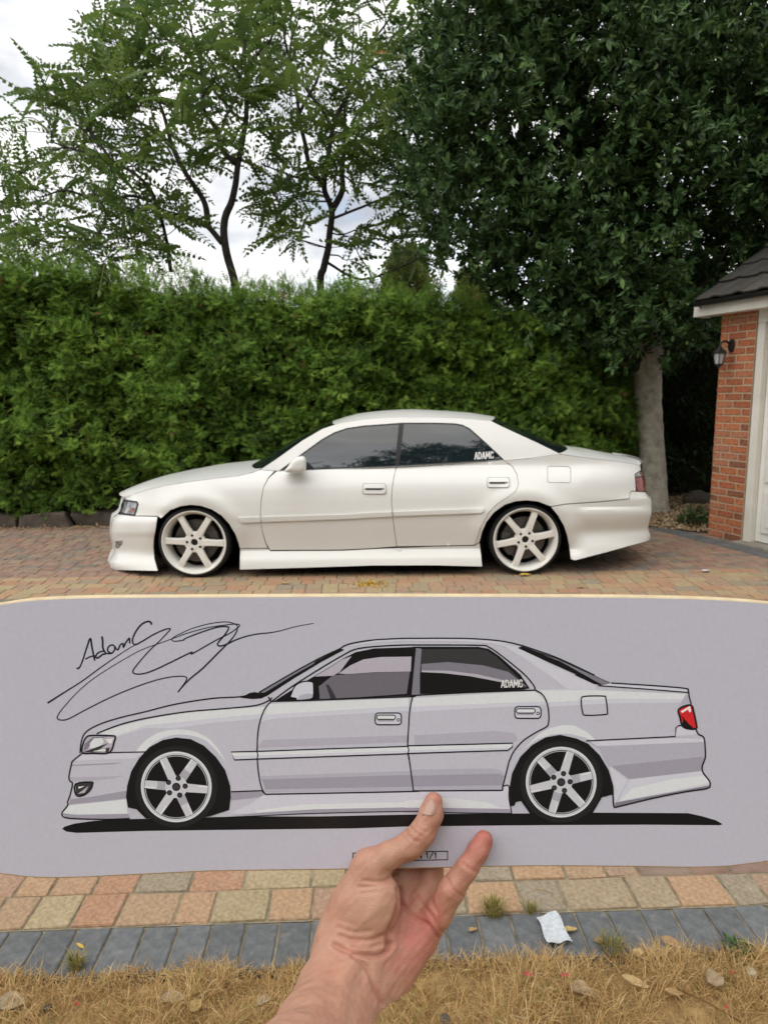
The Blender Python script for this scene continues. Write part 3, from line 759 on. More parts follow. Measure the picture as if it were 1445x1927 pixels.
me = box_mesh('verge', (-0.104, -3.2, -0.075), (-0.084, 0.0, 0.03)); me.transform(sm); gpart('verge_board', me, m_black)
acc = Acc()
gut = [(OV + 0.005 + 0.05 + 0.05 * math.cos(a), EZ + 0.105 + 0.045 * math.sin(a)) for a in np.linspace(math.pi, 2 * math.pi, 9)]
V = [(x_, y, z) for x_ in (-0.1, 3.4) for y, z in gut]; n = len(gut)
F = [(i, i + 1, n + i + 1, n + i) for i in range(n - 1)]
me = bpy.data.meshes.new('gutter'); me.from_pydata(V, [], F); me.update(); sharp_by_angle(me, 60)
gpart('gutter', me, m_black)

# wall lantern on the pillar: a thing of its own
m_glass_w = mat('frosted_lamp_glass', (0.38, 0.38, 0.37), 0.25, 0.5, var=0.1, vscale=20)
lan = empty('wall_lantern', GM @ Vector((0.1, 0.0, 1.72))); tag(lan, 'black wall lantern with frosted glass mounted on the brick pillar', 'lamp')
LSC = Matrix.Translation((0.16, 0, 1.94)) @ Matrix.Scale(0.82, 4) @ Matrix.Translation((-0.16, 0, -1.94))
def lpart(name, me, m, parent=None):
    me.transform(GM @ LSC); return link(name, me, m, parent or lan)
bx_, lz = 0.16, 1.97
bm = bmesh.new(); bmesh.ops.create_cone(bm, cap_ends=True, segments=20, radius1=0.058, radius2=0.045, depth=0.03, matrix=Matrix.Translation((bx_, 0.016, lz)) @ Matrix.Diagonal((0.8, 1, 1.5, 1)) @ Matrix.Rotation(-R(90), 4, 'X'))
lpart('back_plate', bm_mesh('plate', bm), m_black)
acc = Acc(); acc.tube(catmull([(bx_, 0.02, lz), (bx_, 0.09, lz + 0.05), (bx_, 0.17, lz + 0.03), (bx_, 0.185, lz - 0.03)], 5), 0.013, 8); lpart('arm', acc.mesh('arm'), m_black)
def lat(prof, ofs):
    me = lathe_mesh('lathe', prof, 8, 'Z', angle=25); me.transform(Matrix.Translation(ofs)); return me
lpart('lamp_roof', lat([(0.0, 0.075), (0.02, 0.07), (0.04, 0.045), (0.085, 0.0), (0.08, -0.012), (0.0, -0.012)], (bx_, 0.185, lz - 0.085)), m_black)
lpart('lamp_glass', lat([(0.064, 0.0), (0.045, -0.12), (0.0, -0.12)], (bx_, 0.185, lz - 0.098)), m_glass_w)
lpart('lamp_base', lat([(0.0, 0.0), (0.05, 0.0), (0.045, -0.02), (0.018, -0.035), (0.012, -0.055), (0, -0.06)], (bx_, 0.185, lz - 0.219)), m_black)
cage = [lpart('cage_bar', None, None) for _ in ()]
for i in range(4):
    a = math.pi / 4 + i * math.pi / 2; acc = Acc()
    acc.tube([(bx_ + 0.067 * math.cos(a), 0.185 + 0.067 * math.sin(a), lz - 0.097), (bx_ + 0.049 * math.cos(a), 0.185 + 0.049 * math.sin(a), lz - 0.22)], 0.005, 5); lpart('cage_bar', acc.mesh('cage_bar'), m_black)

# charcoal edging in front of the garage
g_edge = link('garage_edge', np_mesh('garage_edge', [GM @ Vector(v) for v in ((-0.9, 0.0, -0.006), (-0.9, 0.33, -0.006), (3, 0.33, -0.006), (3, 0, -0.006))], [(0, 1, 2, 3)]), m_sand); tag(g_edge, kind='structure')
ge = box_mesh('edging_block', (-0.048, -0.1, -0.03), (0.048, 0.1, 0.0), 0.005); ge.materials.append(m_char)
gang = math.atan2(gu.y, gu.x)
for i in range(28):
    o = bpy.data.objects.new('edging_block', ge); col.objects.link(o); o.parent = g_edge
    o.location = GM @ Vector((-0.85 + i * 0.103, 0.225, 0.009)); o.rotation_euler = (0, 0, gang)

# gravel bed between hedge, tree and garage
m_gravel = mat('gravel', (0.30, 0.21, 0.12), 0.9, 0.2, attr='rnd', attr_cols=[(0, (0.14, 0.09, 0.05)), (0.5, (0.32, 0.22, 0.12)), (1, (0.50, 0.40, 0.27))])
bed_poly = [on_ground(1175, 990), on_ground(1330, 1004), on_ground(1345, 1002) , Vector((4.6, 9.0, 0)), Vector((4.4, 11.5, 0)), Vector((2.0, 11.5, 0)), Vector((1.9, 8.6, 0))]
bed = link('gravel_bed', np_mesh('gravel_bed', [(p.x, p.y, 0.004) for p in bed_poly] + [(3.3, 9.3, 0.03)], [(i, (i + 1) % 7, 7) for i in range(7)]), m_soil); tag(bed, kind='structure')
r = np.random.default_rng(8); n = 9000
gx = r.uniform(1.9, 4.5, n); gy = r.uniform(7.5, 10.2, n); k = in_poly(gx, gy, [(p.x, p.y) for p in bed_poly]); gx, gy = gx[k], gy[k]; n = len(gx)
OV8 = np.array([(1, 0, 0), (-1, 0, 0), (0, 1, 0), (0, -1, 0), (0, 0, 0.7), (0, 0, -0.7)]); OF8 = np.array([(0, 2, 4), (2, 1, 4), (1, 3, 4), (3, 0, 4), (2, 0, 5), (1, 2, 5), (3, 1, 5), (0, 3, 5)])
gz = 0.012 + r.uniform(0, 0.02, n)
g = link('pebbles', scatter_mesh('pebbles', OV8, OF8, np.stack([gx, gy, gz], -1), frames(r.normal(0, 1, (n, 3)), r.normal(0, 1, (n, 3))), r.uniform(0.009, 0.024, n), {'rnd': r.uniform(0, 1, n)}), m_gravel, bed); tag(g, kind='stuff')
# shaded evergreen shrubs closing the gap behind tree and garage
shr = empty('evergreen_shrub', (3.9, 10.8, 0)); tag(shr, 'dense evergreen shrub in deep shade between tree trunk and garage', 'shrub')
r = np.random.default_rng(77); n = 9000; a_ = r.uniform(0, 1, n)
pos = np.stack([2.3 + 3.9 * r.uniform(0, 1, n), 10.3 + r.exponential(0.15, n), 0.15 + 2.9 * a_], -1); pos[:, 1] -= 0.25 * snoise(pos, 2.5)
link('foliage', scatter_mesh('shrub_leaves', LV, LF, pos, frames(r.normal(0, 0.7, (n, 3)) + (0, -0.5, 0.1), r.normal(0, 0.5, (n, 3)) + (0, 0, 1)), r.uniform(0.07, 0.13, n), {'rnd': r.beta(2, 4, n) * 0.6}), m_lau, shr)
link('dark_core', box_mesh('core', (2.35, 10.75, -0.05), (6.2, 11.3, 3.0)), m_core, shr)  # plain dark box, gives the shrub its deep shade by colour
# small green plant at the pillar foot
m_weed = mat('weed_leaf', (0.05, 0.10, 0.025), 0.6, 0.3, attr='rnd', attr_cols=[(0, (0.03, 0.06, 0.02)), (1, (0.10, 0.17, 0.05))], trans=0.25)
def plant(name, label, c, rad, h, n, s0, s1, seed, m=None, cat='plant'):
    r = np.random.default_rng(seed); a = r.uniform(0, 6.283, n); q = rad * r.uniform(0, 1, n) ** 0.6; root = empty(name, c); tag(root, label, cat)
    zz = h * r.uniform(0.05, 1, n) * (1 - 0.6 * (q / rad) ** 2)
    pos = np.stack([c[0] + q * np.cos(a), c[1] + q * np.sin(a), c[2] + zz], -1)
    ax = np.stack([np.cos(a), np.sin(a), r.uniform(0.1, 1.3, n)], -1) + r.normal(0, 0.3, (n, 3))
    link('leaves', scatter_mesh('leaves', LV, LF, pos, frames(ax, r.normal(0, 0.4, (n, 3)) + (0, 0, 1)), r.uniform(s0, s1, n), {'rnd': r.uniform(0, 1, n)}), m or m_weed, root)
    acc = Acc()
    for i in range(7): acc.tube([(c[0], c[1], c[2] - 0.01), (c[0] + rad * 0.5 * math.cos(i), c[1] + rad * 0.5 * math.sin(i), c[2] + h * 0.6)], 0.003, 4)
    so = link('stems', acc.mesh('stems'), m_weed, root); tag(so, kind='stuff')
wp = on_ground(1310, 992)
plant('leafy_plant', 'small bushy green plant at the foot of the brick pillar', (wp.x, wp.y + 0.05, 0.02), 0.17, 0.2, 420, 0.03, 0.06, 2)
# stone lying in the bed
st = on_ground(1312, 950)
bm = bmesh.new(); bmesh.ops.create_icosphere(bm, subdivisions=3, radius=0.17, matrix=Matrix.Translation((st.x, st.y, 0.07)) @ Matrix.Diagonal((1.2, 0.8, 0.7, 1)))
for v in bm.verts: v.co += Vector((0.02, 0.01, 0.015)) * float(snoise(v.co, 9))
tag(link('boulder', bm_mesh('boulder', bm, True), m_stone), 'grey boulder lying in shade between tree trunk and garage', 'stone')
# ------------------------------------------------------------------ white saloon car (nose to the left)
def paint_mat():
    m = mat('pearl_white_paint', (0.77, 0.77, 0.745), 0.34, 0.3, coat=0.5, coat_rough=0.02, var=0.015, vscale=3)
    m.node_tree.nodes['Principled BSDF'].inputs['Coat IOR'].default_value = 1.38
    return m
m_paint = paint_mat()
m_rimw = mat('cream_wheel_paint', (0.80, 0.785, 0.735), 0.3, 0.5, coat=0.5, var=0.03, vscale=10)
m_glass = mat('tinted_glass', (0.010, 0.016, 0.021), 0.03, 0.6, coat=0.45, coat_rough=0.0, var=0.1, vscale=2)
m_rubber = mat('tyre_rubber', (0.013, 0.013, 0.014), 0.75, 0.3, var=0.25, vscale=40, bump=0.2, bscale=200)
m_trim = mat('black_trim', (0.012, 0.012, 0.013), 0.45, 0.4, var=0.2, vscale=20)
m_under = mat('underbody_black', (0.008, 0.008, 0.008), 0.9, 0.1, var=0.2, vscale=10)
m_steel = mat('brake_steel', (0.14, 0.135, 0.13), 0.4, 0.5, metallic=0.8, var=0.15, vscale=30)
m_red = mat('red_lamp_lens', (0.24, 0.008, 0.022), 0.12, 0.6, coat=0.8, var=0.25, vscale=30)
m_clearlens = mat('clear_lamp_lens', (0.32, 0.32, 0.34), 0.08, 0.7, coat=1.0, color2=(0.03, 0.03, 0.035), vscale=14, detail=1)
m_amber = mat('amber_reflector', (0.35, 0.12, 0.06), 0.2, 0.5, var=0.2, vscale=40)
m_chrome = mat('brightwork', (0.6, 0.6, 0.6), 0.2, 0.5, metallic=1.0, var=0.1, vscale=20)
m_seam = mat('shadow_gap_grey', (0.20, 0.20, 0.19), 0.6, 0.3, var=0.1, vscale=20)
m_decal = mat('white_vinyl', (0.78, 0.78, 0.78), 0.5, 0.4, var=0.04, vscale=30)
m_plas = mat('grey_cowl_plastic', (0.03, 0.03, 0.032), 0.6, 0.3, var=0.3, vscale=20)

YN = 5.78; YC = YN + 0.865            # near-side plane, centre plane
def cA(x, y): return (180 + x / 2.5804, 750 + y / 2.5804)
def cB(x, y): return (700 + x / 2.5804, 750 + y / 2.5804)
def AA(*L): return [cA(*p) for p in L]
def BB(*L): return [cB(*p) for p in L]
def pl(p):                            # pixel -> (s, z) on the near-side plane
    q = at_y(p[0], p[1], YN); return (q.x, q.z)
def un(s, z, dep):                    # plane point pushed to its own depth along the line of sight
    k = (YN + dep) / YN; return Vector((s * k, YN + dep, CAM_H + (z - CAM_H) * k))
car = empty('white_saloon_car', (-0.1, YC, 0)); tag(car, 'lowered white four-door saloon car with white six-spoke wheels parked before the hedge', 'car')

# silhouettes of nose and tail (s as function of z) used to wrap the flanks round the corners
nose_px = AA((150, 478), (133, 490), (118, 545), (104, 562), (84, 575), (76, 605), (73, 650), (79, 685), (88, 712), (92, 742), (78, 765), (65, 797), (72, 822), (84, 834))
tail_px = BB((1300, 296), (1313, 312), (1310, 345), (1322, 380), (1328, 450), (1338, 470), (1357, 487), (1358, 560), (1347, 598), (1341, 630), (1353, 668), (1347, 690))
NS = sorted([(pl(p)[1], pl(p)[0]) for p in nose_px]); TS = sorted([(pl(p)[1], pl(p)[0]) for p in tail_px])
def s_nose(z): return np.interp(z, [a for a, _ in NS], [b for _, b in NS])
def s_tail(z): return np.interp(z, [a for a, _ in TS], [b for _, b in TS])
WF = pl(cA(485, 702)); WR = pl(cB(743, 682))
WRAD = 0.303
def prof(z):                          # flank section: how far in from the widest line
    return np.interp(z, [0.05, 0.10, 0.17, 0.215, 0.235, 0.30, 0.42, 0.515, 0.55, 0.66, 0.74, 0.80, 0.85, 0.89, 0.93], [0.014, 0.012, 0.028, 0.066, 0.078, 0.060, 0.029, 0.011, 0.006, 0.010, 0.022, 0.042, 0.070, 0.098, 0.126])
def bumper_prof(z, front):
    if front: return np.interp(z, [0.04, 0.075, 0.13, 0.195, 0.225, 0.30, 0.37, 0.385, 0.44, 0.49, 0.51, 0.53, 0.545, 0.60, 0.70, 0.80, 0.9], [-0.01, -0.006, 0.022, 0.068, 0.072, 0.05, 0.036, 0.020, 0.010, 0.008, 0.014, 0.030, 0.034, 0.02, 0.035, 0.07, 0.12])
    return np.interp(z, [0.05, 0.12, 0.24, 0.345, 0.375, 0.46, 0.50, 0.55, 0.58, 0.66, 0.74, 0.80, 0.85, 0.89, 0.93], [0.004, 0.0, 0.03, 0.074, 0.078, 0.026, 0.012, 0.004, 0.028, 0.02, 0.028, 0.04, 0.06, 0.088, 0.122])
def sm01(t): t = np.clip(t, 0, 1); return t * t * (3 - 2 * t)
def flank(s, z):
    s = np.asarray(s, float); z = np.asarray(z, float)
    base = prof(z)
    ff = sm01((-1.62 - s) / 0.15); base = base * (1 - ff) + bumper_prof(z, True) * ff
    fr = sm01((s - 1.52) / 0.18); base = base * (1 - fr) + bumper_prof(z, False) * fr
    for (cx, cz) in (WF, WR):         # rolled wheel-arch flares
        d = np.hypot(s - cx, z - cz); base = base - 0.026 * np.exp(-((d - 0.375) / 0.075) ** 2) * (z > cz - 0.1) * np.clip((z - cz + 0.1) / 0.2, 0, 1)
    t = np.clip((-1.55 - s) / (-1.55 - s_nose(z)), 0, 1); wrap = 0.47 * (1 - np.sqrt(np.clip(1 - t ** 2.4, 0, 1)))
    t2 = np.clip((s - 1.45) / (s_tail(z) - 1.45), 0, 1); wrap = wrap + 0.36 * (1 - np.sqrt(np.clip(1 - t2 ** 2.6, 0, 1)))
    return base + wrap
def upper(s, z):                      # greenhouse side
    dz = np.clip(np.asarray(z, float) - 0.905, -0.05, 1); return 0.105 + 0.25 * dz + 0.30 * dz * np.abs(dz) + 0.02 * ((np.asarray(s, float) - 0.25) / 0.9) ** 2

def offset_poly(P, d):
    P = np.asarray(P, float); n = len(P)
    a = 0.5 * np.sum(P[:, 0] * np.roll(P[:, 1], -1) - np.roll(P[:, 0], -1) * P[:, 1]); sg = 1 if a > 0 else -1
    e = np.roll(P, -1, 0) - P; e /= np.linalg.norm(e, axis=1)[:, None] + 1e-9
    nrm = np.stack([-e[:, 1], e[:, 0]], -1) * sg
    b = nrm + np.roll(nrm, 1, 0); b /= np.linalg.norm(b, axis=1)[:, None] + 1e-9
    c = np.clip(np.sum(b * nrm, 1), 0.4, 1)
    return P + b * (d / c)[:, None]
def resample(P, h):
    out = []
    for a, b in zip(P, np.roll(P, -1, 0)):
        k = max(1, int(math.ceil(np.linalg.norm(b - a) / h)))
        out += [a + (b - a) * i / k for i in range(k)]
    return np.array(out)
def fill_poly(loops, h, pad=0.35):
    """constrained triangulation of outer loop minus holes, with inner points -> pts, tris, boundary flags"""
    pts = []; edges = []
    for Lp in loops:
        n0 = len(pts); pts += [Vector(p) for p in Lp]; m = len(Lp); edges += [(n0 + i, n0 + (i + 1) % m) for i in range(m)]
    nb = len(pts)
    if h:
        O = np.asarray(loops[0]); xs = np.arange(O[:, 0].min(), O[:, 0].max(), h); zs = np.arange(O[:, 1].min(), O[:, 1].max(), h)
        gx, gz = np.meshgrid(xs + 0.31 * h, zs + 0.37 * h); gx = gx.ravel(); gz = gz.ravel()
        k = in_poly(gx, gz, loops[0])
        for H in loops[1:]: k &= ~in_poly(gx, gz, H)
        G = np.stack([gx[k], gz[k]], -1); B = np.vstack([np.asarray(l) for l in loops])
        if len(G):
            dm = np.min(np.linalg.norm(G[:, None] - B[None], axis=2), axis=1); G = G[dm > pad * h]
        pts += [Vector(p) for p in G]
    r = mgeo.delaunay_2d_cdt(pts, edges, [], 0, 1e-6)
    V = np.array([tuple(v) for v in r[0]]); T = np.array([f for f in r[2] if len(f) == 3])
    c = V[T].mean(1); k = in_poly(c[:, 0], c[:, 1], loops[0])
    for H in loops[1:]: k &= ~in_poly(c[:, 0], c[:, 1], H)
    T = T[k]
    a = V[T]; ar = (a[:, 1, 0] - a[:, 0, 0]) * (a[:, 2, 1] - a[:, 0, 1]) - (a[:, 1, 1] - a[:, 0, 1]) * (a[:, 2, 0] - a[:, 0, 0])
    T[ar < 0] = T[ar < 0][:, ::-1]
    return V, T[np.abs(ar) > 1e-12]
def panel(name, loops_px, dep, m, parent=None, gap=0.0022, thick=0.014, h=0.03, lift=0.0, plane=False):
    loops = [np.array([pl(p) if not plane else p for p in Lp]) for Lp in loops_px]
    loops = [resample(offset_poly(Lp, gap if i == 0 else -gap), h * 0.7) for i, Lp in enumerate(loops)]
    V, T = fill_poly(loops, h)
    D = dep(V[:, 0], V[:, 1]) - lift
    P = np.array([un(s, z, d) for (s, z), d in zip(V, D)])
    # edges used once = rim
    E = {}
    for t in T:
        for a, b in ((t[0], t[1]), (t[1], t[2]), (t[2], t[0])): E[(a, b)] = 1
    rim = [(a, b) for (a, b) in E if (b, a) not in E]
    idx = {}; P2 = []; F = [tuple(int(i) for i in t) for t in T]
    n = len(P)
    def dup(i):
        if i not in idx: idx[i] = n + len(P2); P2.append(P[i] + np.array([0, thick, 0]))
        return idx[i]
    for a, b in rim: F.append((int(b), int(a), dup(int(a)), dup(int(b))))
    me = bpy.data.meshes.new(name); me.from_pydata(np.vstack([P, P2]).tolist() if P2 else P.tolist(), [], F); me.update()
    sharp_by_angle(me, 28)
    return link(name, me, m, parent or car)

arch_f = AA((281, 720), (283, 680), (292, 632), (318, 582), (362, 543), (410, 524), (460, 517), (512, 522), (565, 540), (612, 570), (650, 612), (678, 660), (694, 705), (699, 728))
arch_r = BB((527, 698), (540, 650), (562, 602), (598, 556), (645, 522), (700, 505), (750, 501), (805, 507), (850, 524), (868, 533), (905, 572), (932, 620), (948, 668), (957, 715))
hood_seam = AA((146, 482), (180, 464), (235, 447), (330, 424), (450, 404), (580, 388), (690, 376), (752, 362), (795, 346))
bump_line_f = AA((104, 562), (190, 570), (300, 572))
# ---- front wing
fender = hood_seam + AA((840, 362)) + AA((870, 352), (838, 385), (815, 430), (803, 500), (800, 580), (808, 640), (824, 698), (836, 727), (700, 728)) + arch_f[::-1][1:-3] + AA((318, 578), (190, 569), (206, 512), (203, 501), (140, 491))
fender = hood_seam + AA((840, 350), (870, 352), (838, 385), (815, 430), (803, 500), (800, 580), (808, 640), (824, 698), (836, 727)) + arch_f[::-1][:-3] + AA((300, 571), (191, 569), (207, 513), (202, 500), (141, 491))
panel('front_wing', [fender], flank, m_paint)
# ---- headlamp
hl = panel('headlamp', [AA((117, 560), (124, 512), (134, 493), (202, 500), (207, 513), (190, 569))], flank, m_clearlens, lift=0.004)
panel('indicator', [AA((170, 535), (186, 531), (184, 552), (168, 553))], flank, m_amber, hl, lift=0.008, gap=0, h=0.02)
panel('lamp_surround', [AA((117, 560), (124, 512), (134, 493), (202, 500), (207, 513), (190, 569)), AA((124, 554), (129, 515), (137, 499), (197, 506), (200, 514), (185, 562))], flank, m_trim, hl, lift=0.007, gap=0, h=0.02)
# ---- front bumper
fb = panel('front_bumper', [AA((104, 562), (190, 571), (300, 574)) + AA((292, 632), (283, 680), (281, 720), (286, 780), (302, 838)) + [p for p in nose_px[::-1] if p[1] > cA(0, 561)[1]]], flank, m_paint, h=0.022)
fog = panel('fog_lamp', [AA((95, 692), (132, 690), (130, 706), (112, 728), (96, 726))], flank, m_clearlens, fb, lift=0.003, gap=0, h=0.015)
# ---- front door
fdoor = AA((893, 352), (1030, 348), (1200, 341), (1436, 331)) + BB((96, 331), (119, 330), (106, 380), (97, 440), (95, 500), (100, 570), (110, 650), (120, 719)) + AA((1445, 732), (1200, 736), (846, 736), (826, 700), (808, 640), (800, 580), (803, 500), (815, 430), (840, 385), (872, 353))
fdoor = AA((878, 353), (1030, 348), (1200, 341)) + BB((0, 336), (119, 330), (106, 380), (97, 440), (95, 500), (100, 570), (110, 650), (120, 719), (0, 728)) + AA((1200, 735), (846, 737), (826, 700), (808, 640), (800, 580), (803, 500), (815, 430), (840, 385))
fd = panel('door', [fdoor], flank, m_paint)
rdoor = BB((119, 330), (300, 320), (500, 308), (641, 301), (680, 328), (703, 366), (711, 415), (698, 450), (660, 478), (612, 508), (565, 555), (530, 620), (508, 690), (498, 712), (300, 716), (120, 719), (110, 650), (100, 570), (95, 500), (97, 440), (106, 380))
rd = panel('door', [rdoor], flank, m_paint)
# ---- rear quarter with fuel flap
deck_seam = BB((918, 271), (1040, 287), (1200, 306), (1302, 322))
quarter = BB((641, 301), (760, 292), (860, 278)) + deck_seam + BB((1306, 348), (1276, 366), (1282, 450), (1262, 448), (1252, 458), (1250, 486), (1100, 501), (940, 512), (868, 524)) + BB((850, 518), (805, 501), (750, 495), (700, 499), (645, 516), (594, 552), (556, 600), (534, 650), (522, 697), (498, 712), (508, 690), (530, 620), (565, 555), (612, 508), (660, 478), (698, 450), (711, 415), (703, 366), (680, 328))
flap = BB((852, 336), (860, 329), (955, 331), (964, 339), (965, 400), (957, 409), (862, 408), (852, 400))
qp = panel('rear_wing', [quarter, flap], flank, m_paint)
panel('fuel_flap', [flap], flank, m_paint, qp, lift=0.0015, h=0.025)
panel('flap_backing', [flap], flank, m_seam, qp, lift=-0.012, gap=-0.004, h=0.05)
# ---- rear bumper
rb = panel('rear_bumper', [BB((868, 526), (940, 514), (1100, 503), (1250, 488), (1252, 460), (1262, 450), (1284, 452), (1328, 454)) + [p for p in tail_px if p[1] > cB(0, 455)[1]] + BB((1250, 716), (1150, 744), (1050, 770), (985, 787), (965, 781), (957, 715), (948, 668), (932, 620), (905, 572))], lambda s, z: flank(s, z), m_paint, h=0.022)
tl = panel('tail_lamp', [BB((1279, 385), (1300, 380), (1320, 381), (1327, 420), (1327, 449), (1290, 454), (1283, 430))], flank, m_red, lift=0.004, h=0.015)
panel('reversing_lamp', [BB((1276, 368), (1306, 350), (1311, 358), (1319, 378), (1300, 379), (1279, 384))], flank, m_clearlens, tl, lift=0.004, h=0.015)
# ---- sill skirt
skirt = AA((700, 729), (837, 729), (848, 741), (1200, 739)) + BB((0, 731), (300, 719), (497, 715), (523, 700), (530, 760), (536, 817), (300, 811), (0, 812)) + AA((1200, 817), (900, 826), (699, 832))
panel('side_skirt', [skirt], flank, m_paint)
# dark backing behind all the shut lines
# ---- rubbing strips and handles, on the doors
def strip(px, parent): return panel('side_moulding', [px], flank, m_paint, parent, lift=0.017, thick=0.026, gap=0.001, h=0.02)
strip(AA((690, 579), (800, 576), (802, 600), (706, 604)), car)
strip(AA((805, 575), (1200, 563)) + BB((0, 554), (97, 550), (99, 573), (0, 578)) + AA((1200, 586), (807, 600)), fd)
strip(BB((104, 549), (300, 542), (545, 533), (541, 545), (528, 557), (300, 565), (106, 572)), rd)
def rr_px(f, x0, y0, x1, y1, rad=10):
    out = []
    for cx, cy, a0 in ((x1 - rad, y0 + rad, -90), (x1 - rad, y1 - rad, 0), (x0 + rad, y1 - rad, 90), (x0 + rad, y0 + rad, 180)):
        for k in range(5):
            a = R(a0 + 22.5 * k); out.append(f(cx + rad * math.cos(a), cy + rad * math.sin(a)))
    return out
def handle(f, x0, y0, x1, y1, parent):
    panel('handle_gap_line', [rr_px(f, x0 - 2.5, y0 - 2.5, x1 + 2.5, y1 + 2.5, 13)], flank, m_seam, parent, lift=0.0015, gap=0.0, h=0.02)  # raised grey plate, its rim paints the shadow gap round the handle
    hd_ = panel('handle', [rr_px(f, x0, y0, x1, y1, 12)], flank, m_paint, parent, lift=0.012, thick=0.016, gap=0.0, h=0.02)
    # recess slot + lever lip
    panel('handle', [rr_px(f, x0 + 10, y0 + 20, x1 - 18, y0 + 30, 3)], flank, m_plas, parent, lift=0.0135, gap=0, h=0.02)
    panel('handle', [rr_px(f, x0 + 8, y0 + 8, x1 - 18, y0 + 21, 5)], flank, m_paint, parent, lift=0.024, thick=0.02, gap=0, h=0.02)
    panel('keyhole', [rr_px(f, x1 - 16, y0 + 20, x1 - 8, y0 + 28, 4)], flank, m_trim, parent, lift=0.0135, gap=0, h=0.02)
handle(cA, 1298, 414, 1408, 462, fd); handle(cB, 560, 384, 666, 430, rd)

# ---- greenhouse side frame with window openings
roof_edge = AA((1160, 127), (1200, 117), (1300, 101), (1400, 93)) + BB((150, 90), (300, 91), (420, 95), (500, 101), (578, 108))
dlo = AA((897, 348), (950, 306), (1010, 261), (1100, 196), (1160, 163), (1220, 143), (1300, 131), (1400, 124)) + BB((150, 117), (300, 117), (400, 120), (440, 127), (475, 145), (540, 202), (600, 258), (640, 297), (500, 306), (300, 318), (119, 328), (0, 334)) + AA((1200, 339), (1030, 346))
frame = AA((797, 346), (870, 299), (1000, 206), (1100, 147)) + roof_edge + BB((620, 130), (700, 167), (800, 213), (880, 252), (917, 270), (860, 277), (760, 291), (641, 300), (500, 307), (300, 319), (119, 329), (0, 335)) + AA((1200, 340), (1030, 347), (875, 351), (840, 349))
def blend(s, z):                      # flank flows into the greenhouse at the belt
    return upper(s, z)
panel('window_frame', [frame, dlo], blend, m_paint, gap=0.0008, h=0.025, thick=0.02)
def inset(px, d): return offset_poly(np.array(px), d)
seal = panel('window_seal', [[tuple(p) for p in dlo], [tuple(p) for p in inset(dlo, 5.2 / 2.58)]], blend, m_trim, gap=0.0, h=0.03, lift=-0.003)
fg = AA((893, 346), (950, 306), (1010, 263), (1100, 199), (1160, 167), (1220, 148), (1300, 136), (1400, 129)) + BB((132, 123), (124, 200), (112, 325), (0, 330)) + AA((1200, 336), (1030, 343))
panel('side_window', [fg], blend, m_glass, fd, lift=-0.006, gap=0, h=0.05)
rg = BB((154, 122), (300, 122), (398, 125), (436, 132), (470, 150), (536, 207), (596, 263), (630, 294), (500, 302), (300, 314), (132, 324), (140, 240))
rgo = panel('side_window', [rg], blend, m_glass, rd, lift=-0.006, gap=0, h=0.05)
panel('centre_pillar', [BB((131, 122), (155, 121), (142, 240), (133, 325), (110, 326), (122, 210))], blend, m_trim, gap=0, h=0.05, lift=0.001)
panel('corner_quarter', [AA((893, 348), (950, 306), (985, 281), (1000, 290), (1030, 346))], blend, m_trim, fd, gap=0, h=0.05, lift=0.002)
panel('belt_seal', [AA((880, 352), (1030, 346), (1200, 339)) + BB((0, 334), (119, 328), (300, 318), (500, 306), (641, 299), (641, 303), (500, 310), (300, 322), (119, 332), (0, 338)) + AA((1200, 343), (1030, 350))], blend, m_chrome, gap=0, h=0.05, lift=0.004)
# lettering ADAMC on the rear side window
def stroke_poly(pts, w):
    P = np.asarray(pts, float); T = np.gradient(P, axis=0); T /= np.linalg.norm(T, axis=1)[:, None] + 1e-9
    N = np.stack([-T[:, 1], T[:, 0]], -1) * w / 2; return P + N, P - N
GL = {'A': [[(0, 1), (.5, 0), (1, 1)], [(.2, .68), (.8, .68)]], 'D': [[(0.05, 0), (.05, 1)], [(.05, .04), (.6, .04), (.95, .25), (.95, .75), (.6, .96), (.05, .96)]],
      'M': [[(0, 1), (.08, 0), (.5, .75), (.92, 0), (1, 1)]], 'C': [[(.98, .26), (.9, .08), (.6, .02), (.25, .06), (.05, .25), (.05, .75), (.25, .94), (.6, .98), (.9, .92), (.98, .74)]],
      'N': [[(.05, 1), (.05, 0), (.95, 1), (.95, 0)]], 'O': [[(.5, .02), (.15, .1), (.04, .4), (.04, .6), (.15, .9), (.5, .98), (.85, .9), (.96, .6), (.96, .4), (.85, .1), (.5, .02)]],
      '1': [[(.15, .25), (.55, .02), (.55, 1)]], '/': [[(0, 1.05), (1, -.05)]]}
def glyph_quads(text, x0, y0, cw, ch, gapx, w, widths={}):
    """2-D stroke lettering -> list of quads (x right, y down)"""
    Q = []; x_ = x0
    for c in text:
        k = cw * widths.get(c, 1.0)
        for st_ in GL.get(c, []):
            P = np.array([(x_ + a * k, y0 + b * ch) for a, b in st_])
            for a, b in zip(P[:-1], P[1:]):
                d = (b - a) / (np.linalg.norm(b - a) + 1e-9); nn = np.array([-d[1], d[0]]) * w / 2; a2, b2 = a - d * w * 0.35, b + d * w * 0.35
                Q.append((a2 - nn, b2 - nn, b2 + nn, a2 + nn))
        x_ += k + gapx
    return Q
V = []; F = []
for i, q in enumerate(glyph_quads('ADAMC', 499, 262, 12.5, 32, 5.5, 5.0, {'M': 1.35})):
    n0 = len(V)
    for p in q:
        s, z = pl(cB(p[0], p[1] - (p[0] - 499) * 0.055)); V.append(tuple(un(s, z, float(upper(s, z)) + 0.0035 - 0.00004 * i)))
    F.append((n0, n0 + 3, n0 + 2, n0 + 1))
me = bpy.data.meshes.new('lettering'); me.from_pydata(V, [], F); me.update(); link('window_lettering', me, m_decal, rgo)

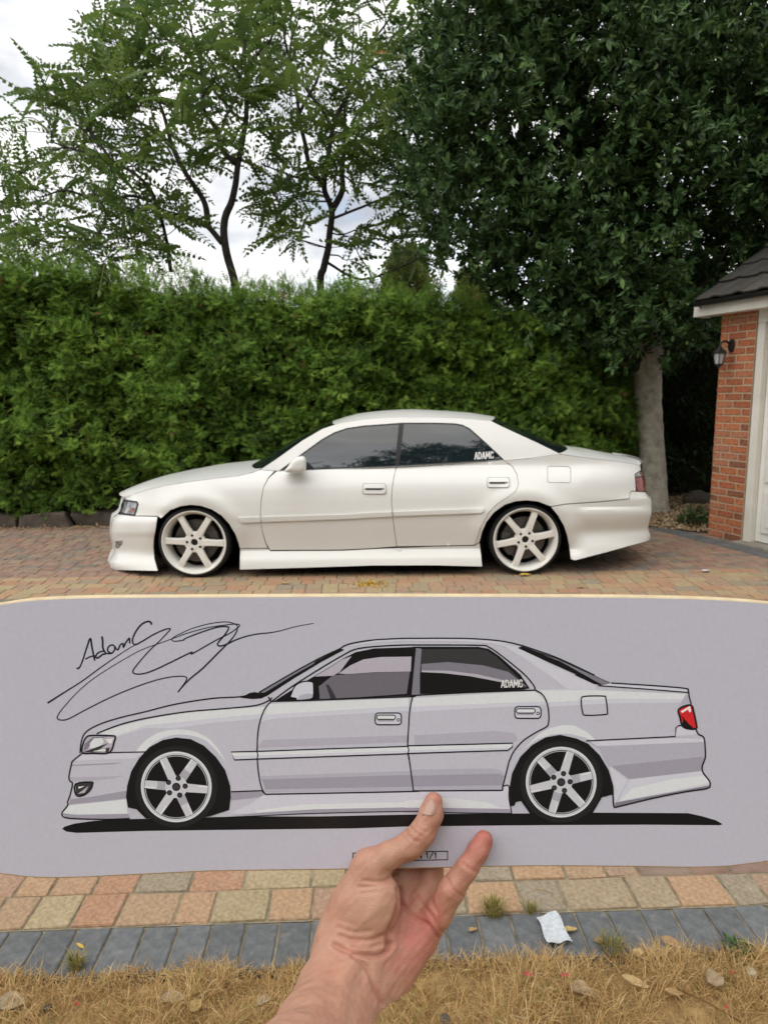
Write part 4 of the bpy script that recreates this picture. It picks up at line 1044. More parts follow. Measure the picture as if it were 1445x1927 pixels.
# ---- mirrored copies for the far side
MIR = Matrix.Translation((0, 2 * YC, 0)) @ Matrix.Diagonal((1, -1, 1, 1))
def mirror_tree(o, parent):
    if o.name.startswith('window_lettering'): return
    me = o.data.copy(); me.transform(MIR); me.flip_normals(); c = bpy.data.objects.new(o.name.split('.')[0], me); col.objects.link(c)
    c.parent = parent; c.matrix_parent_inverse = o.matrix_parent_inverse.copy()
    for ch in list(o.children): mirror_tree(ch, c)
for o in list(car.children): mirror_tree(o, car)

# ---- lofted tops: hood, screens, roof, boot
def edge3(px, dep, n):
    P = np.array([pl(p) for p in px]); L = np.r_[0, np.cumsum(np.linalg.norm(np.diff(P, axis=0), axis=1))]; t = np.linspace(0, L[-1], n)
    s = np.interp(t, L, P[:, 0]); z = np.interp(t, L, P[:, 1]); return np.array([un(a, b, float(dep(a, b))) for a, b in zip(s, z)])
def loft(name, E, m, crown, fwd=None, nv=25, parent=None, y_in=0.002, thick=0.0, power=2.0, angle=40):
    """E: near-edge points (n,3); surface runs to the mirrored far edge; crown: height array; fwd: x bulge array"""
    n = len(E); cr = np.broadcast_to(crown, (n,)); fw = np.zeros(n) if fwd is None else np.broadcast_to(fwd, (n,))
    V = []
    for i in range(n):
        y0 = E[i][1] + y_in; y1 = 2 * YC - y0
        for k in range(nv):
            v = k / (nv - 1); q = 1 - abs(2 * v - 1) ** power
            V.append((E[i][0] + fw[i] * q, y0 + (y1 - y0) * v, E[i][2] + cr[i] * q))
    F = [(i * nv + k, (i + 1) * nv + k, (i + 1) * nv + k + 1, i * nv + k + 1) for i in range(n - 1) for k in range(nv - 1)]
    me = bpy.data.meshes.new(name); me.from_pydata(V, [], F); me.update(); sharp_by_angle(me, angle)
    return link(name, me, m, parent or car)
hs = edge3(hood_seam, flank, 26)
hood = loft('bonnet', hs, m_paint, np.interp(np.arange(26), [0, 4, 25], [0.012, 0.03, 0.035]), np.interp(np.arange(26), [0, 3, 8, 25], [-0.16, -0.12, -0.03, 0.02]), power=2.6)
ws_px = AA((797, 345), (870, 299), (1000, 206), (1100, 147), (1160, 124))
E = edge3(ws_px, lambda s, z: upper(s, z) + 0.004, 16)
E[:, 2] -= 0.004
loft('windscreen', E, m_glass, np.linspace(0.0, 0.012, 16), np.linspace(-0.16, -0.05, 16), power=2.4)
E2 = edge3(AA((752, 362), (797, 347), (835, 325)), lambda s, z: upper(s, z) - 0.0, 5); 
cow = loft('cowl', np.array([(-1.02, hs[-3][1], hs[-3][2] - 0.01), (E[0][0] + 0.02, E[0][1], E[0][2] + 0.004)]), m_plas, 0.012, np.array([-0.10, -0.13]), power=2.4)
re_ = edge3(roof_edge, lambda s, z: upper(s, z) - 0.001, 30)
rf = loft('roof', re_, m_paint, np.interp(np.arange(30), [0, 4, 15, 26, 29], [0.012, 0.042, 0.055, 0.042, 0.022]), np.interp(np.arange(30), [0, 5, 24, 29], [-0.05, 0, 0, 0.10]), power=2.2)
rw_px = BB((578, 109), (620, 131), (700, 168), (800, 214), (880, 252), (917, 270))
E = edge3(rw_px, lambda s, z: upper(s, z) + 0.004, 16); E[:, 2] -= 0.004
loft('rear_window', E, m_glass, np.linspace(0.022, 0.022, 16), np.linspace(0.10, 0.20, 16), power=2.4)
ds = edge3(BB((905, 268), (1040, 287), (1200, 306), (1290, 320), (1302, 322)), flank, 20)
loft('boot_lid', ds, m_paint, np.interp(np.arange(20), [0, 10, 19], [0.022, 0.034, 0.02]), np.interp(np.arange(20), [0, 6, 14, 19], [0.20, 0.10, 0.06, 0.09]), power=2.6)
# wiper resting at the foot of the screen
acc = Acc(); acc.tube([(-1.02, YN + 0.35, 0.93), (-0.94, YN + 0.62, 0.965), (-0.93, YN + 0.95, 0.972)], 0.009, 6); link('wiper', acc.mesh('wiper'), m_trim, car)
# front and rear faces closing nose and tail
def cap(name, px, bulge, m):
    P = np.array([pl(p) for p in px]); E = np.array([un(s, z, float(flank(np.array(s), np.array(z)))) for s, z in P])
    V = []; nv = 17
    for p in E:
        for k in range(nv):
            v = k / (nv - 1); q = 1 - abs(2 * v - 1) ** 2.2; V.append((p[0] + bulge * q, p[1] + (2 * YC - 2 * p[1]) * v, p[2]))
    F = [(i * nv + k, i * nv + k + 1, (i + 1) * nv + k + 1, (i + 1) * nv + k) for i in range(len(E) - 1) for k in range(nv - 1)]
    me = bpy.data.meshes.new(name); me.from_pydata(V, [], F); me.update(); sharp_by_angle(me, 40); return link(name, me, m, car)
cap('nose_panel', nose_px, -0.10, m_paint); cap('tail_panel', tail_px, 0.07, m_paint)
# ---- dark inner shell so that no daylight passes through gaps
bm = bmesh.new()
def shell_ring(x): 
    return x
box_bm(bm, (-1.22, YN + 0.13, 0.10), (0.84, 2 * YC - YN - 0.13, 0.86), 0.03, 2)
box_bm(bm, (-2.1, YN + 0.36, 0.13), (2.0, 2 * YC - YN - 0.36, 0.62), 0.03, 2)
box_bm(bm, (-2.02, YN + 0.16, 0.60), (-1.0, 2 * YC - YN - 0.16, 0.66), 0.01, 1)
box_bm(bm, (0.8, YN + 0.16, 0.60), (2.0, 2 * YC - YN - 0.16, 0.74), 0.01, 1)
link('underbody', bm_mesh('underbody', bm), m_under, car)
bm = bmesh.new(); box_bm(bm, (-0.55, YN + 0.28, 0.86), (0.95, 2 * YC - YN - 0.28, 1.12), 0.08, 2); link('cabin_interior', bm_mesh('cabin', bm), m_under, car)
# wheel-arch liners
for (cx, cz) in (WF, WR):
    for side in (0, 1):
        V = []; F = []; n = 28
        for i in range(n + 1):
            a = R(-25 + 230 * i / n)
            for y in (0.10, 0.42):
                x_, z_ = cx + 0.385 * math.cos(a), max(cz + 0.37 * math.sin(a), 0.06); yy = YN + y + 0.02
                V.append((x_, yy if not side else 2 * YC - yy, z_))
        for i in range(n): F.append((2 * i, 2 * i + 1, 2 * i + 3, 2 * i + 2))
        V2 = [(cx, (YN + 0.44) if not side else 2 * YC - YN - 0.44, cz)]; b0 = len(V); V += V2
        for i in range(n): F.append((2 * i + 1, b0, 2 * i + 3))
        me = bpy.data.meshes.new('arch_liner'); me.from_pydata(V, [], F); me.update(); link('arch_liner', me, m_under, car)

# ---- door mirror
def blob_mesh(name, rings):
    """closed loft of rings [(list of 3d pts)]"""
    n = len(rings[0]); V = [p for r_ in rings for p in r_]; F = []
    for i in range(len(rings) - 1):
        for k in range(n): F.append((i * n + k, i * n + (k + 1) % n, (i + 1) * n + (k + 1) % n, (i + 1) * n + k))
    F.append(tuple(range(n))[::-1]); F.append(tuple(range((len(rings) - 1) * n, len(rings) * n)))
    me = bpy.data.meshes.new(name); me.from_pydata(V, [], F); me.update(); return me
mp_ = AA((915, 352), (930, 334), (950, 304), (972, 286), (1000, 279), (1014, 283), (1022, 296), (1023, 330), (1018, 350), (1000, 361), (965, 363), (935, 360))
MPs = catmull([pl(p) for p in mp_], 3, True); cen = MPs.mean(0); rings = []
for dep, k in ((0.10, 0.45), (0.06, 0.9), (0.02, 0.98), (-0.06, 1.0), (-0.10, 0.93), (-0.118, 0.80), (-0.125, 0.55), (-0.127, 0.25)):
    rings.append([tuple(un(*(cen + (p - cen) * k), dep)) for p in MPs])
me = blob_mesh('mirror', rings); sharp_by_angle(me, 50); mo = link('door_mirror', me, m_paint, car); 
mirror_tree(mo, car)
# ---- wheels
def wheel(cx, cz, y_out, rot, flip):
    sgn = -1 if not flip else 1
    root = link('wheel', lathe_mesh('tyre', [(0.27, -0.20), (0.294, -0.195), (0.3015, -0.17), (0.303, -0.10), (0.3015, -0.035), (0.297, -0.015), (0.288, -0.003), (0.280, 0.0), (0.272, -0.004), (0.267, -0.012)], 72, 'Y'), m_rubber, car)
    ch = []
    rim = link('rim', lathe_mesh('rim', [(0.247, -0.016), (0.2495, -0.003), (0.246, 0.003), (0.240, 0.002), (0.2365, -0.006), (0.231, -0.018), (0.224, -0.03), (0.218, -0.05), (0.212, -0.08), (0.21, -0.18)], 72, 'Y'), m_rimw, root); ch.append(rim)
    sp = bmesh.new()
    for k in range(6):
        a = R(rot + 60 * k); M = Matrix.Rotation(-a, 4, 'Y')
        pr = [(0.045, 0.034, -0.020), (0.075, 0.027, -0.016), (0.12, 0.0235, -0.012), (0.17, 0.0225, -0.012), (0.205, 0.0235, -0.016), (0.226, 0.027, -0.024)]
        loops = []
        for (r_, w, y) in pr:
            loops.append([sp.verts.new(M @ Vector(v)) for v in ((r_, y - 0.035, -w * 1.08), (r_, y - 0.006, -w), (r_, y, -w * 0.80), (r_, y, w * 0.80), (r_, y - 0.006, w), (r_, y - 0.035, w * 1.08))])
        for l0, l1 in zip(loops[:-1], loops[1:]):
            for q in range(5): sp.faces.new((l0[q], l1[q], l1[q + 1], l0[q + 1]))
    me = bm_mesh('spokes', sp); 
    bm = bmesh.new(); bm.from_mesh(me); bmesh.ops.recalc_face_normals(bm, faces=bm.faces[:]); bm.to_mesh(me); bm.free()
    # one spoke per object
    bm = bmesh.new(); bm.from_mesh(me); nf = 5 * (len(pr) - 1); nvp = 6 * len(pr)
    VV = [v.co.copy() for v in bm.verts]; FFs = [[v.index for v in f.verts] for f in bm.faces]; bm.free()
    for k in range(6):
        m2 = bpy.data.meshes.new('spoke'); m2.from_pydata([tuple(v) for v in VV[k * nvp:(k + 1) * nvp]], [], [[i - k * nvp for i in f] for f in FFs if k * nvp <= f[0] < (k + 1) * nvp]); m2.update(); sharp_by_angle(m2, 30)
        ch.append(link('spoke', m2, m_rimw, root))
    ch.append(link('hub', lathe_mesh('hub', [(0.0265, -0.06), (0.0265, -0.019), (0.029, -0.016), (0.06, -0.017), (0.078, -0.022), (0.082, -0.03), (0.082, -0.06)], 40, 'Y'), m_rimw, root))
    ch.append(link('centre_bore', lathe_mesh('bore', [(0.0001, -0.03), (0.02, -0.028), (0.0265, -0.03)], 24, 'Y'), m_trim, root))
    for k in range(5):
        a = R(90 + rot + 30 + 72 * k); me = lathe_mesh('nut', [(0.0001, -0.013), (0.006, -0.0125), (0.0105, -0.016), (0.0108, -0.03)], 14, 'Y'); me.transform(Matrix.Translation((0.056 * math.cos(a), 0, 0.056 * math.sin(a)))); ch.append(link('wheel_nut', me, m_trim, root))
    ch.append(link('brake_disc', lathe_mesh('disc', [(0.07, -0.095), (0.165, -0.095), (0.168, -0.10), (0.168, -0.12), (0.07, -0.12)], 48, 'Y'), m_steel, root))
    ch.append(link('wheel_back', lathe_mesh('back', [(0.0001, -0.15), (0.215, -0.15)], 32, 'Y'), m_under, root))
    bm = bmesh.new(); a0 = -20 if rot > 30 else 160
    n = 8; rgs = []
    for i in range(n + 1):
        a = R(a0 + 70 * i / n); rgs.append([bm.verts.new((r_ * math.cos(a), y, r_ * math.sin(a))) for r_, y in ((0.115, -0.078), (0.175, -0.078), (0.18, -0.12), (0.115, -0.12))])
    for r0, r1 in zip(rgs[:-1], rgs[1:]):
        for q in range(4): bm.faces.new((r0[q], r0[(q + 1) % 4], r1[(q + 1) % 4], r1[q]))
    bm.faces.new(rgs[0]); bm.faces.new(rgs[-1][::-1]); bmesh.ops.recalc_face_normals(bm, faces=bm.faces[:])
    ch.append(link('brake_caliper', bm_mesh('caliper', bm), m_steel, root))
    # +Y of the lathe is outward; bring it to the car side
    for o in ch:
        o.data.transform(Matrix.Diagonal((1.085, 1, 1.085, 1)))
    MM = Matrix.Translation((cx, y_out, cz)) @ (Matrix.Diagonal((1, -1, 1, 1)) if not flip else Matrix.Identity(4))
    for o in [root] + ch:
        o.data.transform(MM)
        if not flip: o.data.flip_normals()
for (w_, rot, nm) in ((WF, 57, 'f'), (WR, 11, 'r')):
    xw = w_[0] + (-0.022 if nm == 'f' else 0.012); wheel(xw, WRAD, YN + 0.028, rot, False); wheel(xw, WRAD, 2 * YC - YN - 0.028, rot, True)
# ------------------------------------------------------------------ printed skateboard deck held up in front of the car
BD = 0.54; PXM = BD / FPX
BM = Matrix.Translation(CAM_POS + CAM_ROT @ Vector((0, 0, -BD))) @ CAM_ROT.to_4x4()     # deck plane: x right, y up, z towards the photographer
def b2(p): return np.array([(p[0] - IMG_W / 2) * PXM, -(p[1] - IMG_H / 2) * PXM])
m_ply = mat('maple_ply_edge', (0.70, 0.58, 0.38), 0.6, 0.35, color2=(0.58, 0.45, 0.27), vscale=60)
m_deckback = mat('deck_grip_back', (0.02, 0.02, 0.02), 0.95, 0.1, var=0.3, vscale=200)
def printm(name, c, rough=0.3): return mat(name, c, rough, 0.35, var=0.025, vscale=350, detail=2, bump=0.05, bscale=900)
m_face = printm('deck_print_ground', (0.55, 0.545, 0.63))
board = empty('skateboard_deck', BM @ Vector((0, -0.17, 0))); tag(board, 'lilac grey skateboard deck printed with a white car, held up by the hand', 'skateboard deck')
top_e = [(-262, 1330), (-235, 1255), (-190, 1205), (-120, 1165), (-50, 1145), (0, 1135), (50, 1128), (100, 1124.5), (180, 1122), (330, 1121), (520, 1120), (722, 1119.5), (950, 1120), (1150, 1121), (1290, 1123.5), (1370, 1127), (1445, 1133), (1520, 1145), (1600, 1172), (1660, 1215), (1705, 1280), (1722, 1380)]
bot_e = [(1712, 1450), (1680, 1520), (1620, 1575), (1540, 1608), (1445, 1624), (1400, 1630), (1360, 1634), (1290, 1635.5), (1200, 1634), (1000, 1633), (830, 1636), (650, 1639), (500, 1641), (400, 1642.5), (300, 1647), (200, 1652), (120, 1655), (70, 1654.5), (20, 1650), (-50, 1638), (-130, 1610), (-200, 1560), (-245, 1480), (-265, 1400)]
outl = catmull([b2(p) for p in top_e + bot_e], 4, True)
def bendz(x): return -0.45 * np.clip(np.abs(x) - 0.285, 0, 1) ** 1.6
def board_obj(name, V, F, m, parent=None, smooth=True):
    V = np.asarray(V, float).copy(); V[:, 2] += bendz(V[:, 0])
    me = bpy.data.meshes.new(name); me.from_pydata(V.tolist(), [], [tuple(int(i) for i in f) for f in F]); me.update(); me.transform(BM)
    if smooth: sharp_by_angle(me, 50)
    return link(name, me, m, parent or board)
TH = 0.0105
rings = []
for ins, z in ((0.0016, 0.0), (0.0008, -0.0004), (0.0, -0.0016), (0.0, -TH + 0.0016), (0.0008, -TH + 0.0004), (0.0016, -TH)):
    P = offset_poly(outl, ins); rings.append(np.c_[P, np.full(len(P), z)])
n = len(outl); V = np.vstack(rings); F = [(i * n + k, (i + 1) * n + k, (i + 1) * n + (k + 1) % n, i * n + (k + 1) % n) for i in range(5) for k in range(n)]
edge_o = board_obj('ply_edge', V, F, m_ply)
bm = bmesh.new(); bm.from_mesh(edge_o.data); bmesh.ops.recalc_face_normals(bm, faces=bm.faces[:]); bm.to_mesh(edge_o.data); bm.free()
V2, T = fill_poly([offset_poly(outl, 0.0016)], 0.012); face_o = board_obj('printed_face', np.c_[V2, np.zeros(len(V2))], T, m_face)
board_obj('grip_side', np.c_[V2, np.full(len(V2), -TH)], T[:, ::-1], m_deckback)

# ---- the printed car: flat inks laid one over the other
INK = {'black': (0.012, 0.012, 0.013), 'dark': (0.05, 0.05, 0.053), 'tyre': (0.022, 0.022, 0.023), 'hi': (0.54, 0.56, 0.62), 'light': (0.475, 0.475, 0.54), 'mid': (0.41, 0.405, 0.465), 'shade': (0.345, 0.335, 0.395), 'deep': (0.27, 0.255, 0.31),
       'dim': (0.17, 0.16, 0.195), 'win': (0.125, 0.115, 0.14), 'winlight': (0.36, 0.335, 0.39), 'red': (0.50, 0.02, 0.025), 'darkred': (0.14, 0.008, 0.012), 'wheel': (0.45, 0.45, 0.49), 'wheelsh': (0.31, 0.305, 0.345), 'white': (0.62, 0.62, 0.66)}
inks = list(INK); ink_m = [printm('ink_' + k, tuple(min(c * 1.42, 0.82) if k not in ('black', 'dark', 'tyre') else c for c in INK[k])) for k in inks]
pv, pf, pm = [], [], []; layer = [1]
LZ = 0.0000025
def put(V, T, ink, z):
    n0 = len(pv); pv.extend([(a, b, z) for a, b in V]); pf.extend([tuple(int(i) + n0 for i in t) for t in T]); pm.extend([inks.index(ink)] * len(T))
def area(ink, pts, smooth=0, hole=None):
    P = np.array([b2(p) for p in pts]); P = catmull(P, smooth, True) if smooth else P
    lo = [P] + ([np.array([b2(p) for p in hole])] if hole else [])
    V, T = fill_poly(lo, None); layer[0] += 1; put(V, T, ink, 0.00006 + layer[0] * LZ)
def line(pts, w=2.6, ink='black', smooth=4, closed=False, taper=None):
    P = np.array([b2(p) for p in pts]); 
    if smooth: P = catmull(P, smooth, closed)
    if closed: P = np.vstack([P, P[0]])
    T_ = np.gradient(P, axis=0)
    if closed: T_[0] = T_[-1] = P[1] - P[-2]
    T_ /= np.linalg.norm(T_, axis=1)[:, None] + 1e-12; N = np.stack([-T_[:, 1], T_[:, 0]], -1)
    ww = np.full(len(P), w) if taper is None else np.interp(np.linspace(0, 1, len(P)), np.linspace(0, 1, len(taper)), taper)
    N = N * (ww * PXM / 2)[:, None]; n = len(P); V = np.vstack([P + N, P - N]); F = [(i, n + i, n + i + 1, i + 1) for i in range(n - 1)]
    layer[0] += 1; put(V, F, ink, 0.00006 + layer[0] * LZ)
def disc(ink, c, r, r_in=None, n=56, ell=1.0, a0=0, a1=360):
    a = np.radians(np.linspace(a0, a1, n + 1)); C = b2(c); o = np.stack([C[0] + r * PXM * ell * np.cos(a), C[1] + r * PXM * np.sin(a)], -1); layer[0] += 1
    if r_in is None: put(np.vstack([C, o]), [(0, i + 1, i + 2) for i in range(n)], ink, 0.00006 + layer[0] * LZ)
    else:
        q = np.stack([C[0] + r_in * PXM * ell * np.cos(a), C[1] + r_in * PXM * np.sin(a)], -1); put(np.vstack([o, q]), [(i, i + 1, n + 2 + i, n + 1 + i) for i in range(n)], ink, 0.00006 + layer[0] * LZ)
def k3(*L): return [(100 + x / 4.0139, 1340 + y / 4.0139) for x, y in L]
def k4(*L): return [(430 + x / 4.0139, 1190 + y / 4.0139) for x, y in L]
def k5(*L): return [(760 + x / 4.0139, 1190 + y / 4.0139) for x, y in L]
def k6(*L): return [(1040 + x / 4.0139, 1270 + y / 4.0139) for x, y in L]
def k7(*L): return [(420 + x / 4.0139, 1390 + y / 4.0139) for x, y in L]
def k8(*L): return [(760 + x / 3.6125, 1380 + y / 3.6125) for x, y in L]
# ground shadow
area('black', k3((68, 885), (85, 868), (160, 845), (300, 825), (420, 815), (700, 808), (1445, 790)) + k7((700, 590), (1445, 575)) + k8((250, 550), (730, 547), (1280, 545)) + k6((300, 1043), (700, 1045), (1020, 1047), (1120, 1068), (1230, 1100), (1283, 1130), (1260, 1138), (700, 1134), (0, 1137)) + k8((700, 628), (0, 636)) + k7((1000, 680), (0, 692)) + k3((700, 900), (180, 915), (100, 905)))
# body mass
body = k3((68, 760), (112, 705), (110, 680), (130, 625), (147, 540), (130, 525), (120, 490), (138, 400), (150, 370), (215, 318), (205, 300), (215, 220), (250, 150), (360, 90), (520, 40)) + [(270, 1337), (330, 1325), (400, 1314), (452, 1311.5), (470, 1303), (492, 1303)] + k4((230, 455), (500, 300), (700, 185), (845, 123), (880, 100), (960, 78), (1100, 58), (1300, 47)) + k5((100, 46), (300, 45), (500, 48), (680, 60), (800, 78), (900, 103), (1150, 190), (1440, 325)) + k6((440, 62), (800, 85), (1000, 103), (1022, 118), (1030, 170), (1045, 222), (1065, 290), (1082, 380), (1080, 415), (1100, 450), (1140, 475), (1150, 560), (1150, 630), (1128, 690), (1135, 740), (1180, 800), (1187, 830), (1165, 860), (1000, 885), (750, 935), (500, 995), (462, 998)) + k6((450, 900), (420, 740), (300, 560)) + k8((1230, 60), (1000, 30), (760, 300), (730, 545), (250, 545)) + k7((1440, 555), (600, 570), (0, 595)) + k3((1320, 795), (1300, 500), (900, 250), (560, 560), (580, 800), (200, 808), (75, 790))
area('mid', body)
# light top bands of wings and doors, lower shades
area('light', k3((330, 165), (520, 100), (800, 35), (1000, 0)) + [(452, 1337), (500, 1330), (500, 1352), (455, 1356), (400, 1360), (330, 1371)] + k3((700, 120), (480, 190), (465, 178)))
area('hi', k3((350, 160), (520, 105), (800, 40), (1040, -5)) + [(500, 1330), (500, 1344), (440, 1348), (330, 1360)] + k3((700, 100), (480, 178)))
area('light', [(505, 1328), (769, 1317), (769, 1338), (520, 1352), (488, 1358)]); area('hi', [(505, 1325), (769, 1314), (769, 1329), (500, 1345)])
area('light', [(775, 1316), (1006, 1303), (1024, 1317), (1028, 1326), (900, 1333), (775, 1340)]); area('hi', [(775, 1314), (1006, 1301), (1018, 1310), (1026, 1320), (775, 1330)])
area('light', [(1010, 1298), (1100, 1297), (1290, 1308), (1280, 1322), (1150, 1324), (1032, 1330), (1026, 1318)]); area('hi', [(1010, 1300), (1100, 1299), (1290, 1306), (1284, 1316), (1150, 1315), (1030, 1322)])
area('shade', [(495, 1393), (769, 1384), (769, 1397), (485, 1408)]); area('shade', [(780, 1384), (930, 1376), (968, 1380), (975, 1394), (960, 1398), (780, 1402)])
area('shade', k7((280, 285), (1415, 245), (1425, 395), (320, 410))); area('deep', k7((290, 310), (1418, 275), (1426, 365), (320, 385)))
area('shade', k8((40, 248), (600, 240), (660, 252), (690, 290), (672, 384), (62, 392))); area('deep', k8((48, 290), (640, 275), (676, 290), (668, 355), (58, 365)))
# wheel arch lips
area('hi', k3((630, 295), (700, 215), (800, 155), (900, 135), (1000, 135), (1100, 160), (1190, 215), (1260, 300), (1300, 370), (1240, 300), (1150, 215), (1040, 178), (930, 172), (830, 195), (740, 250), (680, 305)), 2)
area('hi', k5((960, 830), (1020, 770), (1100, 725), (1200, 702), (1290, 705), (1390, 760), (1445, 815)) + [(1125, 1398), (1100, 1388), (1070, 1381), (1040, 1382), (1010, 1392), (985, 1410)])
# front bumper
area('light', k3((150, 370), (215, 318), (680, 305), (620, 350))); area('deep', k3((140, 400), (530, 383), (460, 396), (145, 410))); area('shade', k3((125, 495), (540, 484), (450, 505), (300, 520), (135, 526)))
area('deep', k3((130, 660), (300, 640), (555, 595), (553, 655), (330, 680), (120, 700))); area('hi', k3((70, 765), (112, 708), (330, 685), (553, 660), (560, 770), (180, 775))); area('deep', k3((70, 768), (180, 780), (570, 770), (580, 802), (200, 806), (100, 798)))
# skirt
area('deep', k7((62, 405), (290, 398), (310, 440), (60, 470))); area('light', k7((300, 430), (1440, 410), (1440, 530), (600, 545), (150, 570), (60, 560), (200, 500))); area('hi', k7((250, 545), (600, 500), (1440, 480), (1440, 520), (700, 535), (250, 558))); area('deep', k7((40, 585), (300, 560), (700, 535), (1440, 520), (1440, 550), (600, 568)))
area('light', k8((0, 400), (670, 395), (680, 365), (712, 362), (722, 515), (0, 510))); area('hi', k8((0, 460), (300, 440), (560, 470), (660, 510), (0, 505))); area('deep', k8((0, 508), (270, 508), (718, 518), (730, 545), (400, 541), (0, 540)))
# rear bumper
area('shade', k6((255, 500), (925, 470), (1140, 480), (1150, 560), (1148, 640), (1128, 690), (560, 790), (420, 690), (350, 560))); area('deep', k6((440, 690), (1130, 620), (1148, 635), (1128, 690), (1133, 725), (580, 790)))
area('light', k6((580, 790), (1133, 728), (1180, 800), (1180, 835), (490, 960))); area('hi', k6((600, 860), (900, 790), (1150, 760), (1185, 815), (900, 880), (500, 955))); area('light', k6((430, 690), (570, 795), (470, 965), (455, 820))); area('dim', k6((470, 968), (1180, 838), (1165, 860), (1000, 885), (470, 998)))
area('light', k6((930, 385), (1080, 415), (1100, 450), (930, 465))); area('light', k6((285, 505), (925, 478), (1140, 482), (1145, 508), (330, 540)))
# quarter / C pillar / boot
area('light', k5((640, 75), (870, 110), (1100, 240), (1445, 400), (1445, 435), (1240, 432), (1100, 330), (900, 190), (760, 110))); area('shade', k6((1020, 140), (1045, 225), (955, 265), (950, 240)))
area('light', k6((380, 85), (440, 62), (1000, 105), (1022, 130)))
# roof rail light
area('light', k4((880, 105), (1100, 62), (1300, 50)) + k5((100, 50), (500, 52), (700, 65), (860, 98), (640, 82), (400, 68), (100, 66)) + k4((1300, 66), (1100, 78), (960, 100)))
# glass
win = k4((345, 520), (600, 360), (760, 265), (870, 195), (960, 150), (1100, 122), (1380, 112)) + k5((80, 108), (560, 110), (640, 125), (720, 180), (880, 320), (950, 425), (900, 434), (70, 470)) + k4((1380, 480), (1000, 495), (640, 508))
area('black', win)
area('win', k4((690, 505), (682, 410), (790, 325), (900, 318), (1100, 305), (1370, 298), (1345, 465), (1000, 490))); area('winlight', k4((650, 335), (760, 270), (860, 205), (930, 180), (840, 300), (790, 328))); area('winlight', k4((830, 312), (920, 250), (1020, 205), (1150, 187), (1382, 184), (1376, 296), (1100, 302), (900, 316)))
area('dim', k4((1385, 480), (1415, 120), (1445, 120), (1445, 478))); area('dim', k5((90, 125), (134, 125), (122, 300), (108, 465), (58, 468)))
area('dark', k5((135, 128), (560, 125), (625, 135), (700, 185), (820, 300), (930, 410), (900, 425), (890, 400), (600, 345), (330, 310), (132, 300)))
area('dim', k5((132, 240), (330, 225), (600, 250), (790, 300), (930, 412), (890, 400), (740, 375), (500, 328), (300, 306), (132, 300))); area('winlight', k5((132, 288), (330, 290), (560, 318), (760, 365), (900, 398), (740, 378), (500, 332), (300, 309), (132, 301)))
area('dark', k4((735, 395), (755, 395), (790, 450), (815, 500), (770, 500)))
area('black', k4((90, 495), (160, 458), (195, 452), (280, 465), (300, 475), (250, 500), (180, 505))); area('black', k4((235, 455), (500, 300), (845, 123), (875, 132), (700, 225), (500, 345), (285, 485))); area('dim', k4((235, 453), (500, 303), (660, 215), (640, 240), (480, 330), (270, 458)))
area('black', k5((858, 118), (890, 106), (1150, 195), (1445, 330)) + k6((440, 62), (360, 78), (310, 70), (160, 0)) + k5((1300, 320), (1000, 185))); area('dim', k5((1050, 170), (1150, 200), (1445, 335)) + k6((430, 63), (370, 74)) + k5((1350, 315), (1180, 220)))
# lines of the drawing
roof_line = k4((845, 123), (880, 100), (960, 78), (1100, 58), (1300, 47)) + k5((100, 46), (300, 45), (500, 48), (680, 60), (800, 78), (900, 103))
line(roof_line); line(k5((900, 103), (1150, 190), (1440, 325))); line(k4((230, 455), (500, 298), (700, 190), (845, 123)))
line(k3((205, 310), (205, 300), (215, 220), (250, 150), (360, 90), (520, 40), (690, 0)) + [(330, 1325.5), (400, 1314.5), (452, 1311.5), (475, 1306)]); line(k3((330, 165), (400, 135), (520, 92), (700, 48), (1000, 0)) + [(420, 1334), (480, 1328), (505, 1319), (512, 1313)] )
line(k4((300, 488), (322, 520), (345, 522), (600, 515), (1000, 500), (1400, 485)) + k5((70, 478), (500, 455), (990, 437))); line(k4((330, 520), (480, 410), (700, 270), (870, 170), (960, 128), (1100, 108), (1300, 97)) + k5((100, 96), (560, 98), (640, 112), (740, 180), (900, 310), (975, 395), (992, 437)))
line(k4((322, 524), (280, 570), (245, 650), (222, 760), (216, 900)) + k7((258, 60), (256, 130), (268, 270), (290, 370), (318, 422)), 2.4); line(k7((318, 422), (800, 413), (1445, 400)) + k8((64, 393), (400, 391), (670, 389)), 2.6); line(k5((70, 472), (45, 580), (35, 720), (28, 860), (38, 963)) + k8((30, 140), (50, 280), (64, 392)), 2.4)
line(k5((992, 437), (1040, 465), (1075, 520), (1092, 600), (1092, 680), (1075, 715), (1000, 755), (900, 820), (830, 900), (800, 963)) + k8((715, 190), (690, 290), (672, 360), (670, 389)), 2.6); line(k8((672, 360), (712, 358), (714, 440), (732, 545)), 2.2)
line(k3((68, 760), (112, 705), (110, 680), (130, 625), (147, 540), (130, 525), (120, 490), (138, 400), (150, 370), (215, 318)), 2.6, smooth=3); line(k3((68, 760), (75, 790), (150, 806), (400, 812), (580, 806)), 2.6); line(k3((215, 315), (430, 308), (700, 302)), 2.2)
line(k7((60, 403), (290, 394), (318, 422)), 2.4, smooth=0); line(k7((30, 595), (300, 583), (700, 566), (1445, 550)) + k8((250, 540), (730, 546)), 1.8); line(k6((250, 500), (600, 483), (925, 467), (930, 400), (950, 385), (985, 383)), 2.4, smooth=0)
